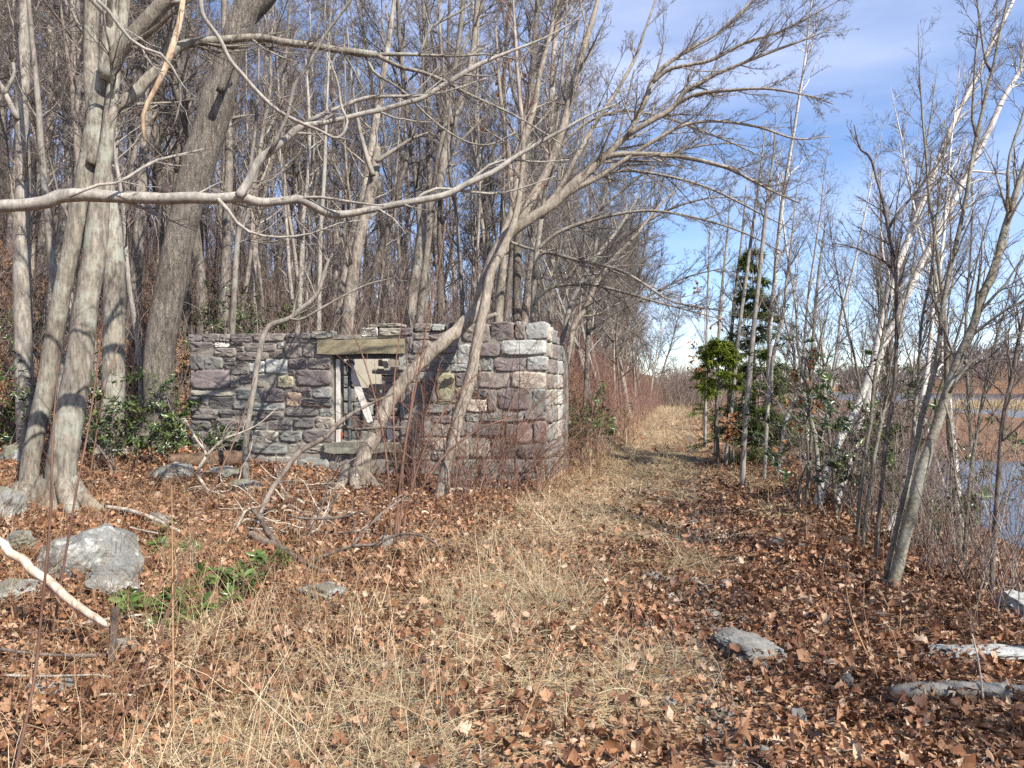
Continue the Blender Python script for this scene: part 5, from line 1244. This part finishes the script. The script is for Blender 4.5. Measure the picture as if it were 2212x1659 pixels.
def laurel(label, name, H, spread, nst, seed, loc, mat='laurel_leaf', leafL=.085, per=7, dens=6, group=None, wood='twig_grey', low=.2):
    g = rng_(seed)
    root = thing(name, label, 'shrub', loc, group)
    K = nst
    p0 = np.concatenate([g.normal(0, spread * .22, (K, 2)), np.full((K, 1), -.1)], 1)
    d = nrm(np.concatenate([g.normal(0, .45 * spread / max(H, .3), (K, 2)), np.ones((K, 1))], 1)); out = [p0]; p = p0; hh = H * g.uniform(.5, 1.05, K)
    for i in range(7):
        p = p + d * (hh / 7)[:, None]; out.append(p); d = nrm(d + g.normal(0, .2, (K, 3)))
    Q = np.stack(out, 1); R = np.linspace(.010, .004, 8)[None] * np.ones((K, 1)) * min(1, H)
    st = MB(); tubes(st, Q, R, 5)
    Q2, R2 = grow(Q, R, dens, low, 1., -.42, .8, .12, .18, 5, .6, .0025, g); tubes(st, Q2, R2, 3)
    tips = np.concatenate([Q[:, -1], Q2[:, -1], Q2[:, 3]]); td = np.concatenate([Q[:, -1] - Q[:, -2], Q2[:, -1] - Q2[:, -2], Q2[:, 3] - Q2[:, 2]])
    m = g.random(len(tips)) < .9; tips, td = tips[m], nrm(td[m])
    T = np.repeat(tips, per, 0); D = np.repeat(td, per, 0)
    ra = g.normal(0, 1, T.shape); ra = nrm(ra - D * (ra * D).sum(1, keepdims=True))
    dr = nrm(ra + D * g.uniform(-.15, .7, (len(T), 1)))
    lf = MB(); leaf_batch(lf, T - D * g.uniform(0, .05, (len(T), 1)), dr, D + g.normal(0, .2, T.shape), leafL * g.uniform(.6, 1.2, len(T)), leafL * .32 * g.uniform(.8, 1.2, len(T)))
    obj('stems', st, M[wood], root); obj('foliage', lf, M[mat], root)
    return root
def at_px(px, d, dz=0.0):
    p = at_ground(px, d); p[2] += dz; return p
LA = [
 ('dark evergreen laurel between the twin trunks and the thick furrowed trunk', 262, 11.0, 1.5, 1.5, 16, 'laurel_leaf'),
 ('sparse dark laurel at the foot of the thick furrowed trunk', 318, 12.0, 1.0, 1.2, 10, 'laurel_leaf'),
 ('bright green laurel squeezed between the thick trunk and the ruin', 392, 13.0, 1.3, .8, 9, 'laurel_bright'),
 ('dark laurel at the far left edge below the slim pale trunk', 20, 12.3, 1.6, 1.6, 14, 'laurel_leaf'),
 ('dark laurel behind the twin trunks', 165, 12.6, 2.2, 1.8, 16, 'laurel_leaf'),
 ('large laurel on the bank behind the left end of the ruin', 430, 16.6, 2.0, 2.0, 20, 'laurel_leaf'),
 ('laurel on the bank behind the greenish sapling', 545, 17.4, 1.7, 2.0, 18, 'laurel_leaf'),
 ('small laurel on the bank between the two larger ones', 490, 18.2, 1.5, 1.6, 14, 'laurel_leaf'),
 ('tall laurel at the left edge high on the slope', -40, 15.5, 2.4, 2.2, 18, 'laurel_leaf'),
 ('olive laurel in the brush right of the ruin', 1295, 15.3, 1.6, .9, 12, 'laurel_bright'),
 ('thin dark laurel close to the right corner of the ruin', 1240, 14.6, 1.5, .8, 9, 'laurel_leaf'),
 ('tall leggy laurel among the lakeside stems, its leaves against the sky', 1830, 9.0, 2.5, 1.5, 14, 'laurel_leaf'),
 ('low dark laurel at the foot of the leaning birches', 1780, 10.0, 1.9, 1.5, 12, 'laurel_leaf'),
 ('small laurel behind the tall leaning trunk by the water', 2035, 7.6, 1.45, .8, 8, 'laurel_bright'),
 ('dark laurel beyond the birches towards the lake', 1900, 11.0, 2.3, 1.4, 12, 'laurel_leaf'),
]
for k, (lab, px, d, H, sp_, nst, mt) in enumerate(LA):
    laurel(lab, 'laurel_shrub', H, sp_, nst, 400 + k, at_px(px, d), mt, per=7, dens=7, low=.3)
for k, (lab, px, py, H, sp_, nst, mt, ll) in enumerate((
 ('low laurel sprigs growing against the left end of the ruin wall', 455, 985, 0.93, 0.66, 15, 'laurel_leaf', .075),
 ('laurel sprigs against the ruin wall behind the grey sapling', 560, 985, 0.83, 0.72, 14, 'laurel_leaf', .07),
 ('sparse laurel sprigs below the left side of the window', 668, 990, 0.75, 0.72, 14, 'laurel_leaf', .07),
 ('small yellowish laurel sprig beside the foot of the leaning tree', 880, 1030, 0.83, 0.60, 13, 'laurel_leaf', .065),
 ('glossy laurel sprigs right of the big grey boulder', 392, 1190, .34, .45, 10, 'laurel_bright', .10),
 ('glossy low laurel below the dark fallen bough', 498, 1275, .42, .75, 18, 'laurel_bright', .09),
 ('laurel seedlings in front of the flat grey slab', 345, 1350, .36, .5, 12, 'laurel_bright', .10),
 ('tiny laurel seedlings right of the mottled low rock', 775, 1300, .13, .4, 5, 'laurel_bright', .06),
 ('little green laurel seedlings on top of the bank by the greenish sapling', 478, 708, .2, .5, 8, 'laurel_bright', .09),
)):
    loc = ground(px, py) if py > 800 else at_px(px, 15.5)
    laurel(lab, 'laurel_sprig', H, sp_, nst, 430 + k, loc, mt, leafL=ll, per=6, dens=3)

def hemlock(label, name, loc, H, spread, seed, mat, crown0=.12, dens=46, trunk=True, lean=.0):
    g = rng_(seed); root = thing(name, label, 'tree', loc)
    n = 14; z = np.linspace(-.1, H, n); P0 = np.stack([z * lean + g.normal(0, .02, n), g.normal(0, .02, n), z], 1); R_ = np.linspace(.028 + H * .006, .006, n)
    tr = MB(); tubes(tr, P0[None], R_[None], 8)
    K = dens; t = np.sort(g.uniform(crown0, .99, K)); f = t * (n - 1); i = np.minimum(f.astype(int), n - 2)
    pos = P0[i] + (P0[i + 1] - P0[i]) * (f - i)[:, None]
    a = g.uniform(0, 6.28, K); L = spread * (1 - t) ** .75 * g.uniform(.55, 1.15, K) + .12
    d = np.stack([np.cos(a), np.sin(a), g.uniform(.05, .5, K)], 1); out = [pos]; p = pos
    for s in range(6):
        p = p + nrm(d) * (L / 6)[:, None]; out.append(p); d = d + np.array([0, 0, -.13]) + g.normal(0, .07, (K, 3))
    Q = np.stack(out, 1); RR = np.linspace(.012, .003, 7)[None] * np.ones((K, 1)); tubes(tr, Q, RR, 4)
    Q2, R2 = grow(Q, RR, 12, .15, 1., -.42, .85, -.04, .1, 4, .6, .002, g, taper=.3); Q2[:, :, 2] = Q2[:, :1, 2] + (Q2[:, :, 2] - Q2[:, :1, 2]) * .35
    tubes(tr, Q2, R2, 3)
    lf = MB()
    allp = Q2.reshape(-1, 3); ad = np.concatenate([Q2[:, 1:] - Q2[:, :-1], Q2[:, -1:] - Q2[:, -2:-1]], 1).reshape(-1, 3)
    for s in range(4):
        j = g.permutation(len(allp))[:int(len(allp) * .8)]
        dd = nrm(nrm(ad[j]) + g.normal(0, .65, (len(j), 3)) * [1, 1, .35])
        leaf_batch(lf, allp[j] + g.normal(0, .015, (len(j), 3)), dd, np.array([0, 0, 1.]) + g.normal(0, .25, (len(j), 3)), g.uniform(.06, .16, len(j)), g.uniform(.012, .026, len(j)), .05, .2)
    obj('trunk', tr, M['bark_forest'], root); obj('foliage', lf, M[mat], root)
    return root
hemlock('dark green hemlock standing between the path and the lake', 'hemlock_tree', at_px(1628, 15.0), 4.25, .95, 501, 'hemlock', .10, 110)
hemlock('bright yellow green young hemlock at the right edge of the far path', 'hemlock_tree', at_px(1552, 13.8), 2.4, .85, 502, 'hemlock_bright', .62, 40, lean=.0)
hemlock('small dark hemlock beyond the bright one at the path edge', 'hemlock_tree', at_px(1522, 26), 2.9, .6, 503, 'hemlock', .15, 26)
hemlock('small hemlock low beside the white trunked tree', 'hemlock_tree', at_px(1668, 14.5), 2.3, .8, 504, 'hemlock', .1, 34)

# oak saplings that kept their brown leaves
def oak(label, loc, H, seed, nl=150):
    g = rng_(seed); root = thing('oak_sapling', label, 'sapling', loc)
    n = 10; P0 = np.stack([g.normal(0, .03, n).cumsum(), g.normal(0, .03, n).cumsum(), np.linspace(-.1, H, n)], 1); R_ = np.linspace(.02, .006, n)
    st = MB(); tubes(st, P0[None], R_[None], 6)
    Q, R = grow(P0, R_, 12, .3, 1., H * .3, .8, .05, .12, 6, .6, .004, g); tubes(st, Q, R, 4)
    Q2, R2 = grow(Q, R, 5, .3, 1., -.45, .7, 0, .15, 4, .6, .003, g); tubes(st, Q2, R2, 3)
    pp = Q2.reshape(-1, 3); j = g.choice(len(pp), nl); lf = MB()
    leaf_batch(lf, pp[j], g.normal(0, 1, (nl, 3)) + [0, 0, -.9], g.normal(0, 1, (nl, 3)), g.uniform(.07, .12, nl), g.uniform(.04, .07, nl), .25, .3)
    obj('stems', st, M['bark_forest'], root); obj('foliage', lf, M['oak_leaf'], root)
oak('oak sapling with brown leaves over the right edge of the far path', at_px(1520, 21), 4.4, 601, 210)
oak('young oak holding rusty leaves behind the leaning tree', at_px(1090, 15.8, 2.6), 4.6, 602, 60)
oak('low oak sapling with rusty leaves below the white trunked tree', at_px(1592, 13.5), 1.0, 603, 70)
oak('rusty leaved oak twig among the lakeside stems', at_px(1735, 9.4), 1.9, 604, 60)

# ------------------------------------------------------------------ reddish shrubs and canes
def cane_shrub(label, name, canes, seed, mat='twig_red', lv=((7, .25, 1., .5, .6, .08, .1), (4, .2, 1., -.45, .6, .06, .13)), rt=.0013, cat='shrub'):
    g = rng_(seed); mb = MB(); base = canes[0][0][0]
    for p, r in canes:
        tubes(mb, p[None], r[None], 6)
        Q, R = p[None], r[None]
        for (per, a, b, L, an, up_, wb) in lv:
            Q, R = grow(Q, R, per, a, b, L, an, up_, wb, 5, .55, rt, g); tubes(mb, Q, R, 3)
    return tag(obj(name, mb, M[mat], None, base), label, cat)
dS = gd(858, 1185)
cane_shrub('tall many stemmed shrub with reddish twigs standing before the window', 'red_shrub',
   [limb(c, dS, dS + .4, c[0][2], 2, ground_base=True, n=26) for c in (
    [(850, 1188, 6), (862, 1060, 5), (880, 930, 5), (905, 800, 4), (926, 680, 4), (945, 590, 3), (962, 480, 3), (968, 380, 2)],
    [(858, 1188, 5), (860, 1080, 5), (852, 960, 4), (850, 860, 4), (858, 760, 3), (880, 640, 2)],
    [(846, 1190, 4), (842, 1090, 4), (835, 990, 4), (815, 880, 4), (780, 760, 3), (740, 680, 2)],
    [(862, 1190, 4), (885, 1070, 4), (925, 950, 4), (980, 860, 4), (1050, 790, 2)],
    [(868, 1190, 4), (900, 1080, 4), (955, 990, 5), (1030, 930, 4), (1110, 900, 2)],
    [(854, 1190, 5), (868, 1090, 5), (872, 980, 4), (890, 860, 3), (905, 760, 2)])], 701)
g = rng_(55)
for k, (px, lab) in enumerate(((968, 'reddish shrub at the foot of the slender tan trunk'), (1040, 'reddish bramble shrub before the right half of the ruin'), (1095, 'reddish yellow stemmed shrub before the quoins of the ruin'), (1150, 'low reddish shrub at the right corner of the ruin'), (905, 'wiry reddish shrub just right of the leaning tree foot'))):
    cn = []
    for j in range(13):
        b = at_px(px + g.uniform(-26, 26), 10.9 + g.uniform(-.5, .3), -.03); L = g.uniform(1.2, 3.0) * (.55 if k == 3 else 1)
        d = nrm(np.array([g.normal(.12, .3), g.normal(-.05, .2), 1.0])); pts = [b]
        for i in range(11):
            pts.append(pts[-1] + d * L / 11); d = nrm(d + g.normal(0, .06, 3) + np.array([d[0] * .09, 0, -.05]))
        cn.append((np.array(pts), np.linspace(g.uniform(.006, .011), .0025, 12)))
    cane_shrub(lab, 'red_shrub', cn, 710 + k, lv=((10, .12, 1., .6, .7, .05, .1), (5, .2, 1., -.45, .6, .05, .13)), rt=.0013)
for k, (lab, pts, d, mat) in enumerate((
  ('tall red cane rising through the left foreground', [(205, 1700, 9), (221, 1659, 9), (283, 1509, 8), (324, 1421, 8), (368, 1303, 7), (412, 1171, 7), (454, 1063, 6), (505, 956, 5), (535, 870, 4), (552, 815, 2)], 3.1, 'twig_red'),
  ('grey cane standing at the lower left corner', [(30, 1700, 12), (38, 1640, 12), (60, 1540, 11), (78, 1440, 11), (88, 1340, 10), (98, 1240, 9), (108, 1130, 8), (112, 1000, 7), (118, 880, 5), (130, 760, 3)], 2.9, 'twig_red'),
  ('second reddish cane leaning beside the twin trunks', [(105, 1420, 8), (125, 1300, 8), (145, 1180, 8), (165, 1060, 7), (190, 930, 6), (208, 810, 5), (222, 700, 3)], 4.6, 'twig_red'),
  ('thin red cane left of the triangular rock', [(196, 1020, 5), (208, 940, 5), (222, 860, 4), (240, 790, 4), (262, 730, 2)], 8.5, 'twig_red'),
  ('orange brown stalk upright in front of the laurel sprigs', [(376, 1659, 6), (375, 1560, 6), (374, 1450, 5), (373, 1300, 5), (372, 1160, 3), (371, 1050, 2)], 3.3, 'weed'),
  ('thin dark cane crossing the left foreground from the edge', [(240, 1480, 4), (330, 1420, 4), (430, 1350, 4), (520, 1270, 3), (600, 1200, 2)], 3.5, 'twig_red'),
  ('brown stalk in the straw left of the path', [(880, 1640, 5), (905, 1560, 5), (935, 1470, 4), (960, 1390, 3), (985, 1310, 2)], 3.3, 'weed'),
  ('dark arched twig in the straw below the fallen bough', [(770, 1490, 5), (810, 1460, 5), (870, 1440, 4), (940, 1420, 3)], 3.9, 'twig_red'),
  ('dark stalk leaning in the straw at the middle of the lower edge', [(1100, 1650, 5), (1130, 1570, 5), (1160, 1490, 4), (1195, 1400, 3), (1230, 1320, 2)], 3.2, 'weed'),
  ('bent pale stalk at the right edge', [(2135, 1630, 5), (2128, 1560, 5), (2122, 1490, 5), (2112, 1420, 4), (2100, 1370, 3)], 3.5, 'dead_wood'),
  ('thin pale stalk right of the path in the leaf shade', [(1905, 1500, 4), (1880, 1430, 4), (1850, 1360, 4), (1835, 1310, 3), (1828, 1270, 2)], 4.1, 'weed'),
 )):
    p, r = limb(pts, d, d + .25, pts[0][2], pts[-1][2], n=24)
    cane_shrub(lab, 'cane', [(p, r * (.62 if k < 4 else .85))], 730 + k, mat, lv=((6, .3, 1., .35, .7, .05, .1),) if k < 4 else ((2, .4, 1., .15, .6, .05, .1),), rt=.0012, cat='cane')

# ------------------------------------------------------------------ leaf litter and dry grass
def sn(x, y, s, ph=0.):
    return (np.sin(x * s * 1.3 + y * s * .6 + ph) + np.sin(-x * s * .7 + y * s * 1.5 + 2 * ph + 1) + np.sin(x * s * 2.3 - y * s * 1.9 + 3 * ph) * .6 + np.sin(x * s * .4 + y * s * 3.1 + ph) * .5) / 3.1
def strawness(x, y):
    u, v = uv(x, y)
    s = 1.15 * np.exp(-((u + 1.3) / .85) ** 2) * (.6 + .4 * sstep(4.5, 9, v)) + .6 * np.exp(-((u - 1.15) / .4) ** 2) * (v > 8) + .35 * np.exp(-((u + 2.6) / 1.6) ** 2) * (v < 5.5) + .25 * np.exp(-((u + .2) / .5) ** 2) + .85 * np.exp(-((u + .7) / 1.25) ** 2) * sstep(8, 13, v)
    return np.clip(s + .55 * sn(x, y, 2.1, .7) + .3 * sn(x, y, 5.3, .2) - .16, 0, 1)
def wedge(n, d0, d1, seed, xr=(-380, 2600)):
    g = rng_(seed); d = np.sqrt(g.uniform(d0 ** 2, d1 ** 2, n)); x = (g.uniform(*xr, n) - 1106) / F * d
    return x, d, g
OAK_X = np.array([0, .10, .20, .30, .40, .52, .62, .74, .85, 1.0]); OAK_W = np.array([.015, .13, .07, .24, .12, .31, .15, .25, .11, .0])
ELM_X = np.array([0, .12, .3, .5, .7, .88, 1.0]); ELM_W = np.array([.02, .17, .26, .28, .22, .1, .0])
SIM_X = np.array([0, .3, .65, 1.0]); SIM_W = np.array([.03, .24, .22, .0])
def litter(mb, x, y, g, size, X, Wd, lift=.02, tilt=.36):
    K = len(x); n = len(X)
    z = terr(x, y) + g.uniform(.0, 1., K) ** 2 * lift + .008
    yaw = g.uniform(0, 6.28, K); tx = g.normal(0, tilt, K); ty = g.normal(0, tilt, K)
    L = size * np.clip(g.lognormal(-.05, .35, K), .4, 1.7)
    fx = np.stack([np.cos(yaw), np.sin(yaw), np.tan(np.clip(tx, -1, 1))], 1); fx = nrm(fx)
    sd = np.stack([-np.sin(yaw), np.cos(yaw), np.tan(np.clip(ty, -1, 1))], 1); sd = nrm(sd - fx * (sd * fx).sum(1, keepdims=True)); up_ = np.cross(fx, sd)
    c1 = g.normal(.2, .8, K); c2 = g.normal(.4, .8, K); c3 = g.normal(.4, .8, K); wsc = g.uniform(.55, 1.25, K)
    jl = np.clip(1 + g.normal(0, .28, (K, n)), .1, 2); jr = np.clip(1 + g.normal(0, .28, (K, n)), .1, 2)
    xm = (X - .5)[None]
    bend = c1[:, None] * (xm ** 2) * 1.6
    wl = Wd[None] * wsc[:, None] * jl; wr = Wd[None] * wsc[:, None] * jr
    def pt(xx, yy, zz): return (np.stack([x, y, z], 1)[:, None] + L[:, None, None] * (fx[:, None] * xx[..., None] + sd[:, None] * yy[..., None] + up_[:, None] * zz[..., None]))
    o = np.ones((K, 1))
    V = np.stack([pt(o * xm, wl, bend + c2[:, None] * wl), pt(o * xm, 0 * wl, bend), pt(o * xm, -wr, bend + c3[:, None] * wr)], 2)
    zm = V[..., 2].min((1, 2)); V[..., 2] += np.maximum(0, (z - .012) - zm)[:, None, None] * .8
    b = (np.arange(K) * 3 * n)[:, None]; q = []
    for i in range(n - 1):
        for c in (0, 1): q.append(b + np.array([[i * 3 + c, i * 3 + c + 1, (i + 1) * 3 + c + 1, (i + 1) * 3 + c]]))
    mb.add(V.reshape(-1, 3), np.concatenate(q))
def keep_leaf(x, y, g):
    u, v = uv(x, y); s = strawness(x, y)
    p = 1 - .68 * s; p = p * np.where(np.abs(u - .15) < .3, .6, 1) * (1 - .55 * sstep(9, 15, v) * (np.abs(u) < 1.7))
    m = (g.random(len(x)) < p) & (terr(x, y) > WZ + .02)
    sx_ = (x - A[0]) * E[0] + (y - A[1]) * E[1]; t = (x - A[0]) * N_[0] + (y - A[1]) * N_[1]
    return m & ~((sx_ > 0) & (sx_ < WL) & (t > -.02) & (t < .5))
mb = MB()
for (n, d0, d1, sz, X, Wd, sd) in ((13000, 2.4, 6.5, .055, OAK_X, OAK_W, 801), (22000, 2.4, 7.5, .046, ELM_X, ELM_W, 804), (26000, 2.4, 7.5, .026, SIM_X, SIM_W, 805), (62000, 6.5, 15, .060, SIM_X, SIM_W, 802), (34000, 15, 36, .10, SIM_X, SIM_W, 803)):
    x, y, g = wedge(n, d0, d1, sd); m = keep_leaf(x, y, g); litter(mb, x[m], y[m], g, sz, X, Wd, .065 if d0 < 7 else .05)
tag(obj('fallen_leaves', mb, M['litter'], smooth=False), kind='stuff')

def blades(mb, x, y, g, Lr, w, flat, n=5, lean=None):
    K = len(x); z = terr(x, y)
    L = g.uniform(*Lr, K); a = g.uniform(0, 6.28, K)
    if lean is not None: a = g.normal(lean, 1.0, K)
    el = np.clip(g.normal(flat, .35, K), .03, 1.5)
    d = np.stack([np.cos(a) * np.cos(el), np.sin(a) * np.cos(el), np.sin(el)], 1)
    p = np.stack([x, y, z - .01], 1); bend = g.uniform(.05, .5, K); out = [p]
    for i in range(n - 1):
        p = p + d * (L / (n - 1))[:, None]; out.append(p)
        d = d + np.stack([0 * bend, 0 * bend, -bend], 1) * .6 + g.normal(0, .10, (K, 3)); d = nrm(d)
    Q = np.stack(out, 1); gz2 = terr(Q[..., 0], Q[..., 1]) + .006
    Q[..., 2] = np.maximum(Q[..., 2], gz2 + g.uniform(0, .035, (K, 1)))
    side = nrm(np.cross(Q[:, -1] - Q[:, 0], g.normal(0, .4, (K, 3)) + [0, 0, 1]))
    ww = (w * g.uniform(.6, 1.4, K))[:, None, None] * np.linspace(1, .3, n)[None, :, None] * .5
    V = np.stack([Q - side[:, None] * ww, Q + side[:, None] * ww], 2).reshape(-1, 3)
    b = (np.arange(K) * 2 * n)[:, None]
    q = np.concatenate([b + np.array([[2 * i, 2 * i + 1, 2 * i + 3, 2 * i + 2]]) for i in range(n - 1)])
    mb.add(V, q)
def tufts(nt, per, d0, d1, seed, thr=.25):
    x, y, g = wedge(nt * 3, d0, d1, seed); s = strawness(x, y); m = g.random(len(x)) < np.clip((s - thr) * 1.6, 0, 1)
    x, y = x[m][:nt], y[m][:nt]
    xx = np.repeat(x, per) + g.normal(0, .05, len(x) * per); yy = np.repeat(y, per) + g.normal(0, .05, len(x) * per)
    u, v = uv(xx, yy); k = nr(xx, yy, .0)
    return xx[k], yy[k], g
mb = MB()
x, y, g = tufts(3000, 16, 2.4, 7.5, 811); blades(mb, x, y, g, (.10, .36), .0030, .22)
x, y, g = tufts(300, 9, 2.4, 7.5, 812, .1); blades(mb, x, y, g, (.25, .62), .0032, .95)
x, y, g = tufts(3800, 13, 7.5, 17, 813); blades(mb, x, y, g, (.14, .42), .005, .35)
x, y, g = tufts(4200, 11, 17, 50, 814, .12); blades(mb, x, y, g, (.2, .55), .011, .6)
tag(obj('dry_grass', mb, M['straw'], smooth=False), kind='stuff')
mb = MB()
# sparse upright weed stalks on the left, and thin ones on the bank
x, y, g = wedge(6500, 2.5, 10, 821, (-380, 1250)); u, v = uv(x, y); m = (u < -1.2) & nr(x, y, .1) & (sn(x, y, .9, 2.) > -.25); blades(mb, x[m], y[m], g, (.15, .65), .0026, .8)
x, y, g = wedge(2600, 3.5, 16, 822, (1500, 2600)); u, v = uv(x, y); m = (u > .9) & (u < 3.5); blades(mb, x[m], y[m], g, (.15, .6), .0032, 1.05)
x, y, g = wedge(3000, 9, 24, 823, (1150, 1500)); u, v = uv(x, y); m = (u < -1.3) & nr(x, y, .05); blades(mb, x[m], y[m], g, (.3, .9), .006, 1.2)
tag(obj('dry_weeds', mb, M['weed'], smooth=False), kind='stuff')
# fallen twigs
x, y, g = wedge(2600, 2.5, 13, 831); m = nr(x, y, .05); x, y = x[m], y[m]; K = len(x); n = 5
a = g.uniform(0, 6.28, K); L = g.uniform(.08, .55, K); pts = []
cx, cy = x.copy(), y.copy()
for i in range(n):
    pts.append(np.stack([cx, cy, terr(cx, cy) + .012 + g.uniform(0, .03, K)], 1)); cx = cx + np.cos(a) * L / n; cy = cy + np.sin(a) * L / n; a = a + g.normal(0, .25, K)
mb = MB(); tubes(mb, np.stack(pts, 1), g.uniform(.0015, .005, K)[:, None] * np.linspace(1, .5, n)[None], 4)
tag(obj('fallen_twigs', mb, M['brush']), kind='stuff')
# grit and pebbles on the trodden line
x, y, g = wedge(16000, 2.4, 9, 841, (1200, 2100)); u, v = uv(x, y); m = (np.abs(u - .15 + .25 * sn(x, y, 1.2, 1.1)) < .32 + .1 * sn(x, y, 2., 3.)) & (sn(x, y, 1.7, .2) > -.2); x, y = x[m], y[m]; K = len(x)
ov, of = np.array([[1, 0, 0], [-1, 0, 0], [0, 1, 0], [0, -1, 0], [0, 0, 1], [0, 0, -.6]], float), np.array([[0, 2, 4], [2, 1, 4], [1, 3, 4], [3, 0, 4], [2, 0, 5], [1, 2, 5], [3, 1, 5], [0, 3, 5]])
sz = g.gamma(2., .0035, K) + .003
V = ov[None] * sz[:, None, None] * g.uniform(.6, 1.3, (K, 6, 1)); ca, sa = np.cos(g.uniform(0, 6, K)), np.sin(g.uniform(0, 6, K))
V = np.stack([V[..., 0] * ca[:, None] - V[..., 1] * sa[:, None], V[..., 0] * sa[:, None] + V[..., 1] * ca[:, None], V[..., 2]], -1) + np.stack([x, y, terr(x, y) + .004], 1)[:, None]
mb = MB(); mb.add(V.reshape(-1, 3), t=(of[None] + (np.arange(K) * 6)[:, None, None]).reshape(-1, 3))
M['grit'] = island('grit', [(0, (.07, .058, .048)), (.5, (.16, .135, .112)), (.95, (.28, .245, .21)), (1, (.50, .47, .43))], .8, .3)
tag(obj('path_gravel', mb, M['grit'], smooth=False), kind='stuff')
